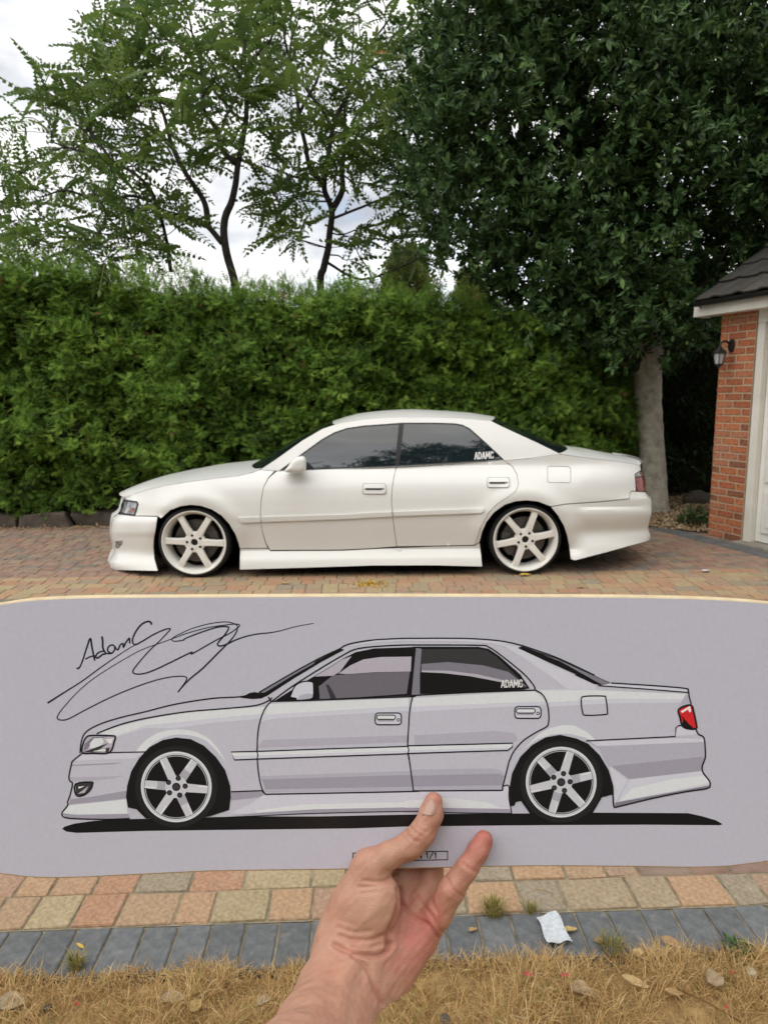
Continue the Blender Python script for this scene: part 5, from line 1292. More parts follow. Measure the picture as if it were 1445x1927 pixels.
line(k6((440, 62), (800, 85), (1000, 103), (1022, 118), (1030, 170), (1045, 222)), 2.6); line(k6((340, 82), (700, 108), (1025, 134)), 2.2); line(k6((1080, 415), (1100, 450), (1140, 475), (1150, 560), (1150, 630), (1128, 690), (1135, 740), (1180, 800), (1187, 830), (1165, 860), (1000, 885), (750, 935), (500, 995), (462, 996), (455, 930), (450, 870)), 2.8, smooth=3)
def rrp(x0, y0, x1, y1, r_):
    out = []
    for cx, cy, a0 in ((x1 - r_, y0 + r_, -90), (x1 - r_, y1 - r_, 0), (x0 + r_, y1 - r_, 90), (x0 + r_, y0 + r_, 180)):
        out += [(cx + r_ * math.cos(R(a0 + 30 * k)), cy + r_ * math.sin(R(a0 + 30 * k))) for k in range(4)]
    return out
line(k6((240, 163), (380, 161), (400, 178), (412, 280), (395, 300), (250, 306), (225, 285), (214, 190)), 2.4, smooth=4, closed=True)
for (x0, y0) in ((706, 1342), (968.5, 1330)):
    area('light', rrp(x0, y0, x0 + 49, y0 + 22, 6)); line(rrp(x0, y0, x0 + 49, y0 + 22, 6), 2.4, smooth=0, closed=True); area('hi', rrp(x0 + 3, y0 + 4, x0 + 38, y0 + 12, 3)); line(rrp(x0 + 3, y0 + 4, x0 + 38, y0 + 12, 3), 2.0, smooth=0, closed=True); disc('black', (x0 + 43.5, y0 + 13), 3.2); disc('light', (x0 + 43.5, y0 + 13), 1.6)
    area('deep', rrp(x0 + 4, y0 + 13, x0 + 36, y0 + 16, 1.4))
mld = k7((60, 102), (256, 98), (800, 78), (1395, 60)) + k8((30, 86), (400, 77), (740, 68), (735, 95), (705, 117), (400, 126), (30, 138)) + k7((1395, 115), (800, 136), (260, 155), (85, 162))
area('hi', mld); area('light', k7((75, 130), (256, 128), (1395, 92)) + k8((30, 115), (720, 98), (705, 117), (30, 138)) + k7((1395, 115), (260, 155), (85, 162))); line(mld, 2.5, smooth=0, closed=True)
line(k7((256, 98), (262, 128), (256, 156)), 2.2); line(k8((26, 86), (32, 112), (28, 140)), 2.2)
# lamps and mirror
hlp = k3((222, 308), (228, 240), (250, 195), (290, 178), (440, 180), (470, 188), (462, 225), (425, 308), (300, 312)); area('winlight', hlp); area('dim', k3((228, 300), (240, 240), (300, 190), (420, 185), (360, 200), (300, 230), (260, 280))); area('hi', k3((280, 235), (310, 200), (370, 196), (385, 230), (340, 270), (275, 275))); area('white', k3((395, 205), (455, 200), (440, 240), (420, 235))); area('dark', k3((225, 305), (340, 262), (420, 235), (350, 285), (430, 268), (420, 305))); area('hi', k3((300, 298), (350, 285), (400, 278), (395, 300))); line(hlp, 3.2, smooth=3, closed=True)
fg_ = k3((170, 545), (290, 530), (297, 550), (280, 590), (230, 630), (175, 628)); area('dark', fg_); area('white', k3((190, 565), (240, 560), (195, 580))); area('winlight', k3((185, 620), (270, 560), (240, 610))); line(fg_, 3, smooth=3, closed=True)
tlp = k6((950, 260), (1040, 228), (1062, 280), (1082, 370), (1080, 408), (1010, 405), (975, 380), (960, 320)); area('red', tlp); area('darkred', k6((965, 300), (990, 380), (1050, 400), (1010, 350), (985, 320))); area('white', k6((965, 275), (1035, 235), (1045, 275), (1030, 285), (1020, 262), (975, 290))); area('black', k6((985, 335), (1060, 400), (1080, 408), (1010, 405), (975, 380))); line(tlp, 3.6, smooth=3, closed=True)
mrp = k4((470, 490), (475, 465), (500, 410), (545, 378), (600, 370), (635, 378), (642, 400), (640, 490), (600, 508), (515, 514), (512, 500)); area('light', mrp, 0); area('shade', k4((520, 512), (540, 475), (600, 462), (640, 468), (638, 490), (600, 508))); line(mrp, 2.4, smooth=3, closed=True)
# wheels
for (cx, cy, rt, rot, arch) in ((332, 1481, 77, 55, 'f'), (1055.5, 1472, 77, 13, 'r')):
    if arch == 'f': area('black', k3((552, 640), (560, 560), (590, 450), (650, 350), (730, 265), (830, 212), (930, 193), (1040, 205), (1140, 255), (1230, 340), (1300, 440), (1338, 560), (1343, 640), (1330, 740), (1180, 790), (1100, 800), (700, 805), (630, 735), (566, 722)))
    else: area('black', k8((715, 380), (735, 270), (790, 160), (870, 80), (960, 28), (1060, 10), (1170, 35), (1250, 70), (1330, 150), (1390, 250), (1422, 360), (1425, 415), (1345, 435), (1280, 545), (855, 545), (795, 460), (760, 468), (750, 492), (722, 498)))
    disc('tyre', (cx, cy), rt, ell=1.0); disc('dark', (cx, cy), rt - 9, rt - 10.5, a0=10, a1=170)
    disc('wheelsh', (cx, cy), 66.5, ell=1.0); disc('hi', (cx, cy), 66.5, 63.8); disc('wheel', (cx, cy), 63.5, 60.5); disc('black', (cx, cy), 60.5, 59.0); disc('black', (cx, cy), 57.5)
    for k in range(6):
        a = R(rot + 60 * k); u = np.array([math.cos(a), -math.sin(a)]); w = np.array([-u[1], u[0]]); c0 = np.array([cx, cy])
        def sp_(ink, r0, r1, w0, w1, sh=0.0): area(ink, [tuple(c0 + u * r0 + w * (w0 + sh)), tuple(c0 + u * r1 + w * (w1 + sh)), tuple(c0 + u * r1 - w * (w1 - sh)), tuple(c0 + u * r0 - w * (w0 - sh))])
        sp_('black', 12, 60, 9.5, 8.4); sp_('wheel', 10, 59.5, 8.3, 7.2); sp_('wheelsh', 10, 36, 8.2, 7.6) if k % 2 == 0 else sp_('wheelsh', 10, 20, 8.2, 8)
        sp_('hi', 40, 59, 1.4, 1.2, -5.2)
    disc('wheel', (cx, cy), 21); disc('black', (cx, cy), 7.8); disc('dark', (cx, cy), 5.5)
    for k in range(5):
        a = R(rot + 22 + 72 * k) if arch == 'f' else R(rot - 10 + 72 * k); disc('black', (cx + 16.8 * math.cos(a), cy - 16.8 * math.sin(a)), 5.0); disc('dark', (cx + 16.8 * math.cos(a), cy - 16.8 * math.sin(a)), 3.2)
# ADAMC on the printed window
for i, q in enumerate(glyph_quads('ADAMC', 943, 1280, 5.9, 13.6, 2.0, 2.0, {'M': 1.3})):
    layer[0] += 1; put([b2((p[0], p[1] - (p[0] - 943) * 0.02)) for p in q], [(0, 1, 2, 3)], 'white', 0.00006 + layer[0] * LZ)
me_order = sorted(range(len(pf)), key=lambda i: 0)
V = np.array(pv); V[:, 2] += bendz(V[:, 0]); me = bpy.data.meshes.new('printed_car'); me.from_pydata(V.tolist(), [], pf); me.polygons.foreach_set('material_index', np.array(pm, dtype=np.int32)); me.update()
bm = bmesh.new(); bm.from_mesh(me)
for f in bm.faces:
    if f.normal.z < 0: f.normal_flip()
bm.to_mesh(me); bm.free(); me.transform(BM); o = link('printed_car', me, ink_m, face_o); tag(o, 'printed side view of a white saloon car with black outlines')
ZTOP = 0.00006 + (layer[0] + 3) * LZ
# ---- signature in marker
m_pen = mat('marker_pen', (0.022, 0.018, 0.045), 0.35, 0.5, var=0.3, vscale=300)
def s1(*L): return [(60 + x / 4.8167, 1150 + y / 4.8167) for x, y in L]
def s2(*L): return [(340 + x / 4.8167, 1150 + y / 4.8167) for x, y in L]
strokes = [(s1((405, 520), (430, 515), (460, 450), (495, 340), (530, 250), (545, 330), (570, 450)), [3.2, 2.6, 3, 3.4, 3]), (s1((485, 437), (530, 415), (575, 405)), [2.6, 2.4]),
           (s1((636, 230), (642, 280), (645, 340), (668, 385), (640, 395), (600, 425), (580, 420), (590, 390), (620, 370), (650, 365)), [3.6, 3.2, 3, 2.6]), (s1((668, 385), (720, 385), (750, 350), (745, 315), (715, 310), (690, 335), (690, 365), (720, 385)), [2.6, 2.8]), (s1((750, 320), (770, 350), (785, 345), (800, 310), (825, 295), (830, 330), (850, 290), (875, 255), (885, 250), (888, 295)), [2.8, 2.8]),
           (s1((1082, 125), (1080, 105), (1050, 95), (990, 125), (935, 200), (912, 270), (935, 305), (1000, 275), (1100, 215), (1200, 170), (1252, 160), (1240, 185), (1150, 280), (1060, 365), (960, 480), (918, 540), (930, 568), (1000, 570), (1100, 540), (1250, 470), (1445, 375)) + s2((100, 390), (250, 305), (340, 255), (430, 210), (500, 165), (535, 130), (500, 118), (400, 128), (250, 150), (80, 195), (0, 222)) + s1((1325, 232), (1180, 285), (1000, 350), (850, 430), (700, 520), (550, 620), (420, 730), (300, 860), (240, 940), (232, 975), (270, 990), (340, 975), (500, 890), (700, 790), (900, 705), (1100, 635), (1250, 600), (1350, 592)) + s2((20, 592), (55, 605), (45, 640), (10, 690), (-25, 738), (0, 705), (80, 620), (200, 520), (330, 390), (440, 280), (500, 200), (515, 140), (490, 118), (440, 102), (370, 100), (250, 118), (100, 160), (0, 205)) + s1((1290, 235), (1268, 262), (1300, 275), (1380, 262)) + s2((40, 250), (180, 195), (330, 148), (410, 142), (435, 155), (400, 215), (345, 280), (335, 305), (360, 318), (420, 300), (500, 262), (600, 228), (700, 208), (800, 198), (900, 180), (1050, 140), (1205, 112)), [3.4, 3, 2.6, 2, 2.4, 2.6, 2.2, 1.8, 1.6, 1.4, 1.6, 2.2, 2.2, 2, 2.2, 3, 2, 1.6, 1.6, 2.4, 2.6, 2.8, 2.2, 1.2]),
           (s1((143, 835), (300, 735), (450, 640), (600, 530), (750, 425), (880, 340), (960, 298)), [3.2, 2.4, 2.2, 1.6, 1.2])]
pv, pf, pm = [], [], []; inks.append('pen')
layer[0] = 2
for pts, tp in strokes: line(pts, 2, 'pen', 6, False, [t * 1.1 for t in tp])
me = bpy.data.meshes.new('signature'); me.from_pydata(pv, [], [f[::-1] for f in pf]); me.update(); me.transform(BM); o = link('signature', me, m_pen, face_o); tag(o, 'handwritten signature in dark marker pen')
# ---- edition box at the lower edge
pv, pf, pm = [], [], []
for a_, b_ in (((663, 1606), (843, 1602.5)), ((842, 1602), (842, 1619)), ((843, 1618.5), (663, 1622)), ((664, 1622.5), (664, 1605.5))): line([a_, b_], 1.8, 'pen', 0)
for i, q in enumerate(glyph_quads('ON 1/1', 775, 1605.3, 8.0, 10.2, 2.2, 2.0, {'1': 0.62, '/': 0.8, ' ': 0.45})):
    layer[0] += 1; put([b2(p) for p in q], [(0, 1, 2, 3)], 'pen', 0.00006 + layer[0] * LZ)
me = bpy.data.meshes.new('edition_box'); me.from_pydata(pv, [], pf); me.update(); me.transform(BM); link('edition_box', me, printm('ink_text', (0.012, 0.012, 0.013)), face_o)
# ------------------------------------------------------------------ left hand holding the deck (modelled in the deck's frame)
def H(cx, cy, w):                      # point seen at (cx, cy) of the hand study, w metres in front of the deck
    px, py = 450 + cx / 2.6273, 1460 + cy / 2.6273; k = (BD - w) / FPX
    return np.array([(px - IMG_W / 2) * k, -(py - IMG_H / 2) * k, w])
def mm(v): return v * 0.001
def round_cone(P, a, b, r1, r2):
    ba = b - a; l2 = ba @ ba; t = np.clip(((P - a) @ ba) / l2, 0, 1)
    return np.linalg.norm(P - a - t[..., None] * ba, axis=-1) - (r1 + (r2 - r1) * t)
def ellipsoid(P, c, ax, r):            # ax: 3x3 columns, r radii
    q = (P - c) @ ax; k0 = np.linalg.norm(q / r, axis=-1); k1 = np.linalg.norm(q / (r * r), axis=-1); return k0 * (k0 - 1) / (k1 + 1e-9)
def smin(a, b, k):
    h = np.clip(0.5 + 0.5 * (b - a) / k, 0, 1); return b + (a - b) * h - k * h * (1 - h)
def chain(P, pts, k=0.004):
    d = None
    for (a, ra), (b, rb) in zip(pts[:-1], pts[1:]):
        c = round_cone(P, a, b, ra, rb); d = c if d is None else smin(d, c, k)
    return d
# joints -------------------------------------------------------------
thumb = [(H(962, 128, mm(9.0)), mm(6.6)), (H(948, 195, mm(10.5)), mm(8.6)), (H(905, 285, mm(12.5)), mm(9.3)), (H(850, 345, mm(13.5)), mm(9.6)), (H(740, 395, mm(13.5)), mm(9.4)), (H(640, 450, mm(11)), mm(11.5))]
meta = [(H(640, 450, mm(11)), mm(12.0)), (H(560, 620, mm(14)), mm(15)), (H(495, 790, mm(16)), mm(17.5))]
pinky = [(H(1210, 318, mm(8.0)), mm(6.6)), (H(1182, 370, mm(9.5)), mm(7.6)), (H(1128, 455, mm(12)), mm(8.2)), (H(1050, 565, mm(13)), mm(9.2)), (H(985, 680, mm(9)), mm(10.5)), (H(905, 800, mm(6)), mm(12))]
ring_ = [(H(850, 740, mm(2)), mm(12)), (H(905, 610, mm(-8)), mm(10.5)), (H(950, 480, mm(-21)), mm(9.2)), (H(950, 380, mm(-21.5)), mm(8.8)), (H(930, 250, mm(-20)), mm(7.4))]
middle = [(H(760, 720, mm(-2)), mm(12)), (H(800, 560, mm(-15)), mm(11)), (H(820, 440, mm(-23)), mm(9.8)), (H(800, 300, mm(-22)), mm(9)), (H(780, 160, mm(-20)), mm(7.6))]
index = [(H(640, 680, mm(-6)), mm(13)), (H(590, 510, mm(-14)), mm(11.5)), (H(600, 400, mm(-23)), mm(10)), (H(590, 260, mm(-22)), mm(9)), (H(580, 130, mm(-20)), mm(7.6))]
fore = [(H(568, 905, mm(20)), mm(24)), (H(510, 1010, mm(30)), mm(24)), (H(450, 1130, mm(47)), mm(24)), (H(375, 1290, mm(78)), mm(25)), (H(265, 1500, mm(125)), mm(28)), (H(100, 1800, mm(185)), mm(32))]
VOX = 0.00125
lo = np.array([-0.135, -0.335, -0.034]); hi = np.array([0.07, -0.195, 0.215])
allp = np.array([p for c in (thumb, meta, pinky, ring_, middle, index, fore) for p, _ in c]); lo = allp.min(0) - 0.034; hi = allp.max(0) + 0.012
lo[1] = max(lo[1], H(0, 1650, 0.15)[1] - 0.02)
gx = [np.arange(a, b, VOX) for a, b in zip(lo, hi)]
def hand_sdf(P):
    d = chain(P, meta, 0.006)
    # thenar pad, palm block, hypothenar pad
    ex = unit(H(800, 640, 0)[:2] - H(520, 840, 0)[:2]); A = np.eye(3); A[:2, 0] = ex; A[:2, 1] = (-ex[1], ex[0])
    d = smin(d, ellipsoid(P, H(655, 660, mm(17)), np.array([[0.35, -0.94, 0], [0.94, 0.35, 0], [0, 0, 1]]), np.array([0.0275, 0.0205, 0.0165])), 0.007)
    d = smin(d, round_cone(P, H(700, 740, mm(1)), H(590, 880, mm(13)), mm(17), mm(20)), 0.010)
    d = smin(d, round_cone(P, H(850, 770, mm(1)), H(640, 930, mm(16)), mm(15), mm(21)), 0.010)
    hy = round_cone(P, H(890, 815, mm(8)), H(735, 1010, mm(19)), mm(13), mm(16.5)); d = smin(d, hy, 0.006)
    fo = chain(P, fore, 0.012)
    q = chain(P, [(p + np.array([0.0125, -0.0085, -0.004]), r * 0.80) for p, r in fore], 0.012); fo = smin(fo, q, 0.012)
    d = smin(d, fo, 0.012)
    for c, k in ((ring_, 0.005), (middle, 0.005), (index, 0.006)): d = smin(d, chain(P, c, 0.003), k)
    d = smin(d, chain(P, pinky, 0.003), 0.0045)
    d = smin(d, chain(P, thumb, 0.004), 0.006)
    # web between thumb and palm
    d = smin(d, round_cone(P, H(655, 470, mm(6)), H(700, 600, mm(2)), mm(9), mm(11)), 0.006)
    # tendon at the wrist
    d = smin(d, chain(P, [(H(560, 900, mm(39)), mm(5)), (H(520, 1010, mm(53)), mm(4.0)), (H(450, 1230, mm(88)), mm(3.5))], 0.003), 0.007)
    return d
def surface_nets(lo, gx, f):
    nx, ny, nz_ = [len(g) for g in gx]; D = np.empty((nx, ny, nz_), np.float32)
    Y, Z = np.meshgrid(gx[1], gx[2], indexing='ij')
    # coarse pass marks slabs near the surface
    CS = 6; cg = [g[::CS] for g in gx]; CP = np.stack(np.meshgrid(*cg, indexing='ij'), -1); CD = f(CP)
    D[:] = np.repeat(np.repeat(np.repeat(CD, CS, 0), CS, 1), CS, 2)[:nx, :ny, :nz_]
    act = np.abs(D) < VOX * CS * 2.0; I = np.argwhere(act)
    for s in range(0, len(I), 400000):
        q = I[s:s + 400000]; P = np.stack([gx[0][q[:, 0]], gx[1][q[:, 1]], gx[2][q[:, 2]]], -1); D[q[:, 0], q[:, 1], q[:, 2]] = f(P)
    S = D < 0
    c = [D[i:nx - 1 + i, j:ny - 1 + j, k:nz_ - 1 + k] for i in (0, 1) for j in (0, 1) for k in (0, 1)]
    sg = np.stack([x < 0 for x in c]); cnt = sg.sum(0); cell = (cnt > 0) & (cnt < 8); ci = np.argwhere(cell); idx = -np.ones(cell.shape, np.int64); idx[cell] = np.arange(len(ci))
    val = np.stack([x[cell] for x in c], -1); off = np.array([(i, j, k) for i in (0, 1) for j in (0, 1) for k in (0, 1)], float)
    acc_ = np.zeros((len(ci), 3)); n_ = np.zeros(len(ci))
    for a in range(8):
        for b in range(a + 1, 8):
            if np.abs(off[a] - off[b]).sum() != 1: continue
            m = (val[:, a] < 0) != (val[:, b] < 0); t = val[m, a] / (val[m, a] - val[m, b]); acc_[m] += off[a] + (off[b] - off[a]) * t[:, None]; n_[m] += 1
    V = (ci + acc_ / n_[:, None]) * VOX + lo; F = []
    for ax in range(3):
        o = [(1, 0, 0), (0, 1, 0), (0, 0, 1)][ax]; u = [(0, 1, 0), (0, 0, 1), (1, 0, 0)][ax]; v = [(0, 0, 1), (1, 0, 0), (0, 1, 0)][ax]
        s0 = S[:nx - o[0], :ny - o[1], :nz_ - o[2]]; s1_ = S[o[0]:, o[1]:, o[2]:]; E = np.argwhere(s0 != s1_)
        E = E[(E[:, (ax + 1) % 3] > 0) & (E[:, (ax + 2) % 3] > 0)]
        E = E[np.all(E < np.array(cell.shape), axis=1)]
        g = lambda d_: idx[tuple((E - d_).T)]
        z = np.zeros(3, int); u_, v_ = np.array(u), np.array(v)
        Q = np.stack([g(z), g(u_), g(u_ + v_), g(v_)], -1); inside = S[tuple(E.T)]; Q[~inside] = Q[~inside][:, ::-1]; F.append(Q[np.all(Q >= 0, 1)])
    return V, np.vstack(F)
HV, HF = surface_nets(lo, gx, hand_sdf)
def normals(V, F):
    a = np.cross(V[F[:, 2]] - V[F[:, 0]], V[F[:, 3]] - V[F[:, 1]]); N = np.zeros_like(V)
    for k in range(4): np.add.at(N, F[:, k], a)
    return unit(N)
def laplace(V, F, it, lam=0.5):
    e = np.vstack([F[:, [0, 1]], F[:, [1, 2]], F[:, [2, 3]], F[:, [3, 0]]]); deg = np.bincount(e[:, 0], minlength=len(V)) + np.bincount(e[:, 1], minlength=len(V))
    for _ in range(it):
        S = np.zeros_like(V)
        for k in range(3): S[:, k] = np.bincount(e[:, 0], V[e[:, 1], k], len(V)) + np.bincount(e[:, 1], V[e[:, 0], k], len(V))
        V = V + lam * (S / np.maximum(deg, 1)[:, None] - V)
    return V
# keep the outer skin only
par = np.arange(len(HV)); ee = np.vstack([HF[:, [0, 1]], HF[:, [1, 2]], HF[:, [2, 3]]])
for _ in range(2000):
    m_ = np.minimum(par[ee[:, 0]], par[ee[:, 1]]); old = par.copy(); np.minimum.at(par, ee[:, 0], m_); np.minimum.at(par, ee[:, 1], m_); par = par[par]
    if np.array_equal(old, par): break
big = np.bincount(par).argmax(); kp = par == big; ren = np.cumsum(kp) - 1; HF = ren[HF[kp[HF[:, 0]]]]; HV = HV[kp]
HV = laplace(HV, HF, 4)
HN = normals(HV, HF)
if (HN * (HV - HV.mean(0))).sum() < 0: HF = HF[:, ::-1]; HN = -HN
def study(V):                         # back to the hand-study coordinates
    k = FPX / (BD - V[:, 2]); px = IMG_W / 2 + V[:, 0] * k; py = IMG_H / 2 - V[:, 1] * k; return np.stack([(px - 450) * 2.6273, (py - 1460) * 2.6273], -1)
SC = study(HV); facing = np.clip((unit(np.array([0, 0, BD]) - HV) * HN).sum(1) * 3 - 0.15, 0, 1)
def seg_dist(P, pts):
    best = np.full(len(P), 1e9)
    for a, b in zip(pts[:-1], pts[1:]):
        a = np.asarray(a, float); b = np.asarray(b, float); ba = b - a; t = np.clip(((P - a) @ ba) / (ba @ ba), 0, 1); best = np.minimum(best, np.linalg.norm(P - a - t[:, None] * ba, axis=1))
    return best
creases = [  # polyline, depth mm, width (study px)
    ([(822, 262), (835, 292), (860, 318), (885, 328)], 0.7, 6), ([(845, 248), (868, 278), (900, 300)], 0.6, 6), ([(868, 236), (895, 268), (925, 280)], 0.4, 6), ([(800, 280), (815, 310), (840, 330)], 0.4, 6),
    ([(612, 520), (690, 527), (740, 512), (778, 492)], 0.9, 8), ([(590, 552), (670, 548), (750, 525)], 0.6, 8), ([(600, 585), (680, 575)], 0.35, 8),
    ([(470, 838), (530, 868), (620, 890), (690, 893), (730, 868), (748, 835)], 1.8, 13), ([(500, 792), (560, 812), (650, 815), (715, 790)], 0.9, 10), ([(490, 750), (560, 775), (650, 772)], 0.55, 9), ([(560, 840), (640, 850), (700, 835)], 0.6, 8), ([(500, 715), (560, 735)], 0.35, 8),
    ([(800, 622), (830, 668), (880, 708), (935, 742), (985, 800)], 1.2, 9), ([(790, 560), (795, 620), (778, 690), (752, 745), (735, 800), (738, 850)], 2.0, 13), ([(820, 690), (840, 740), (830, 800)], 0.5, 9), ([(880, 600), (925, 660), (985, 740), (1000, 770)], 0.8, 9),
    ([(560, 890), (610, 925), (645, 975), (660, 1030), (690, 1090), (705, 1130)], 1.3, 11), ([(440, 870), (500, 905), (560, 900)], 0.5, 10), ([(430, 880), (460, 925)], 0.4, 10),
    ([(1102, 432), (1140, 462), (1178, 478)], 0.6, 7), ([(1028, 508), (1055, 560), (1108, 602)], 0.8, 8), ([(1018, 525), (1045, 580), (1090, 610)], 0.5, 7), ([(945, 580), (955, 630), (985, 690), (1005, 735)], 0.7, 8)]
disp = np.zeros(len(HV)); crease_v = np.zeros(len(HV))
for pts, dep, wid in creases:
    g = np.exp(-(seg_dist(SC, catmull(pts, 5)) / wid) ** 2) * facing; disp -= g * dep * 0.00135; crease_v = np.maximum(crease_v, g * min(dep, 1))
    g2 = np.exp(-((seg_dist(SC, catmull(pts, 5)) - wid * 2.0) / (wid * 1.2)) ** 2) * facing; disp += g2 * dep * 0.00022
disp += 0.00022 * snoise(HV, 260) + 0.00035 * snoise(HV + 2, 90)
HV = HV + HN * disp[:, None]
HV = laplace(HV, HF, 1, 0.35)
# skin tone: redder finger tips and palm, tanner forearm and thumb back
tips = np.exp(-(np.linalg.norm(HV - pinky[0][0], axis=1) / 0.022) ** 2) + 0.75 * np.exp(-(np.linalg.norm(HV - (thumb[0][0] + np.array([0.006, -0.006, -0.002])), axis=1) / 0.017) ** 2) + 0.35 * np.exp(-(seg_dist(SC, [(1210, 318), (1050, 565), (960, 720)]) / 70) ** 2)
palm = np.exp(-(np.linalg.norm((SC - np.array([870, 800])) / np.array([150, 220]), axis=1)) ** 2) * 0.45
pale = 0.3 * np.exp(-(np.linalg.norm((SC - np.array([660, 660])) / np.array([110, 150]), axis=1)) ** 2)
tone = np.clip(0.30 + tips * 0.42 + palm + crease_v * 0.18 - pale + 0.06 * snoise(HV, 120) + 0.04 * snoise(HV + 4, 400), 0, 1)
m_skin = mat('skin', (0.5, 0.3, 0.22), 0.48, 0.4, attr='tone', attr_cols=[(0.0, (0.52, 0.31, 0.215)), (0.32, (0.475, 0.25, 0.17)), (0.65, (0.45, 0.185, 0.135)), (1.0, (0.46, 0.125, 0.10))], var=0.06, vscale=110, bump=0.22, bscale=900, sss=0.25, sss_scale=0.004)
m_nail = mat('finger_nail', (0.47, 0.29, 0.22), 0.3, 0.5, color2=(0.42, 0.245, 0.19), vscale=90, sss=0.15, sss_scale=0.002)
person = empty('person', BM @ Vector((0.0, -0.30, 0.05))); tag(person, 'person, only the bare left forearm and hand seen, gripping the deck from below', 'person')
me = np_mesh('hand', HV, HF, True, {'tone': tone}); me.transform(BM)
hand = link('hand_and_forearm', me, m_skin, person)
# thumb nail: a plate lying on the thumb's own surface
nail2 = np.array([(935, 128), (955, 122), (968, 138), (972, 160), (966, 190), (950, 212), (932, 218), (912, 208), (902, 190), (905, 170), (916, 148)], float); nail2 = catmull(nail2, 4, True)
HN = normals(HV, HF); fz_ = ((unit(np.array([0, 0, BD]) - HV) * HN).sum(1) > 0.05); cand = np.where(fz_ & (np.linalg.norm(SC - np.array([938, 170]), axis=1) < 110))[0]
V2, T = fill_poly([nail2], 7.0); K = []
cs = study(HV[cand])
for p in V2:
    dd = np.linalg.norm(cs - p, axis=1); j = cand[np.argsort(dd)[:6]]; w = 1 / (np.linalg.norm(SC[j] - p, axis=1) + 1.0); w /= w.sum(); z = (HV[j, 2] * w).sum(); Q = H(p[0], p[1], z); nr_ = unit((HN[j] * w[:, None]).sum(0)[None])[0]
    edge_d = np.min(np.linalg.norm(nail2 - p, axis=1)); K.append(Q + nr_ * (0.0002 + 0.00075 * min(edge_d / 12, 1) ** 0.5))
me = bpy.data.meshes.new('thumb_nail'); me.from_pydata([tuple(k) for k in K], [], [tuple(int(i) for i in t)[::-1] for t in T]); me.update(); sharp_by_angle(me, 80)
bm = bmesh.new(); bm.from_mesh(me); bm.normal_update()
for f in bm.faces:
    if f.normal.z < 0: f.normal_flip()
bm.to_mesh(me); bm.free(); me.transform(BM); link('thumb_nail', me, m_nail, person)
# ------------------------------------------------------------------ small things lying about
m_dead = mat('dead_leaf', (0.36, 0.22, 0.10), 0.75, 0.25, palette=[(0.42, 0.27, 0.12), (0.34, 0.22, 0.12), (0.50, 0.36, 0.18), (0.38, 0.30, 0.20), (0.45, 0.33, 0.14)], var=0.3, vscale=60, trans=0.15)
m_grey_leaf = mat('weathered_leaf', (0.30, 0.23, 0.145), 0.8, 0.2, var=0.3, vscale=60)
m_petal = mat('pink_petal', (0.50, 0.10, 0.09), 0.6, 0.3, var=0.3, vscale=90, trans=0.2)
m_wrap = mat('white_wrapper', (0.62, 0.65, 0.68), 0.35, 0.5, color2=(0.45, 0.48, 0.50), vscale=120, bump=0.4, bscale=300)
m_yel = mat('yellow_leaf', (0.55, 0.36, 0.07), 0.7, 0.2, var=0.3, vscale=60)
def leaf_mesh(L, W, curl, seed):
    r = random.Random(seed); bm = bmesh.new(); n = 9; rows = []
    for i in range(n):
        t = i / (n - 1); w = W * math.sin(math.pi * t ** 0.85) ** 0.8 * 0.5; row = []
        for j in range(-2, 3):
            v = j / 2; z = curl * L * (0.9 * (t - 0.5) ** 2 + 0.9 * (v * w / L) ** 2 * 4) + r.uniform(-1, 1) * 0.02 * L * abs(v) + 0.03 * L * abs(v)
            row.append(bm.verts.new(((t - 0.5) * L, v * w + 0.05 * L * math.sin(3 * t), z)))
        rows.append(row)
    for a, b in zip(rows[:-1], rows[1:]):
        for j in range(4):
            bm.faces.new((a[j], b[j], b[j + 1], a[j + 1]))
    bmesh.ops.remove_doubles(bm, verts=bm.verts[:], dist=1e-5); return bm_mesh('leaf', bm, True)
def lay(name, me, m, px, py, z, ang, label, cat, tilt=(0, 0)):
    p = on_ground(px, py, z); o = link(name, me, m); o.location = p; o.rotation_euler = (tilt[0], tilt[1], R(ang)); tag(o, label, cat); return o
L_ = [(20, 1889, 0.07, 0.045, 10, m_grey_leaf, 'broad grey-brown dead leaf in the straw at the left frame edge'),
      (325, 1884, 0.065, 0.04, 15, m_grey_leaf, 'grey-brown dead leaf in the straw left of the forearm, beside a smaller tan leaf'),
      (368, 1898, 0.045, 0.03, 70, m_dead, 'small upright tan dead leaf next to the grey leaf left of the forearm'),
      (499, 1884, 0.05, 0.026, 50, m_grey_leaf, 'pale bleached leaf standing in straw close to the forearm'),
      (151, 1782, 0.033, 0.009, -30, m_yel, 'slim yellow leaf lying on the charcoal edging at left'),
      (1073, 1754, 0.045, 0.024, 15, m_dead, 'curled tan dead leaf touching the white wrapper'),
      (1263, 1776, 0.06, 0.03, -35, m_dead, 'pointed tan dead leaf at the grass edge under the charcoal blocks'),
      (1093, 1868, 0.062, 0.045, -20, m_grey_leaf, 'rounded grey-brown dead leaf in the straw below the pink petals'),
      (1195, 1852, 0.07, 0.022, -30, m_dead, 'long narrow orange-tan dead leaf in the straw right of centre'),
      (1268, 1870, 0.05, 0.02, -10, m_dead, 'thin buff dead leaf beside a straw stalk at lower right'),
      (1345, 1848, 0.055, 0.045, 20, m_grey_leaf, 'faded oval leaf half sunk in the straw near the right edge'),
      (1202, 1797, 0.04, 0.025, 60, m_dead, 'short upright tan dead leaf between the wrapper and the pointed leaf'),
      (1128, 1772, 0.035, 0.02, 10, m_dead, 'small buff dead leaf on the grass edge right of the wrapper'),
      (890, 1752, 0.03, 0.018, 30, m_dead, 'tiny brown leaf scrap between charcoal blocks right of the hand')]
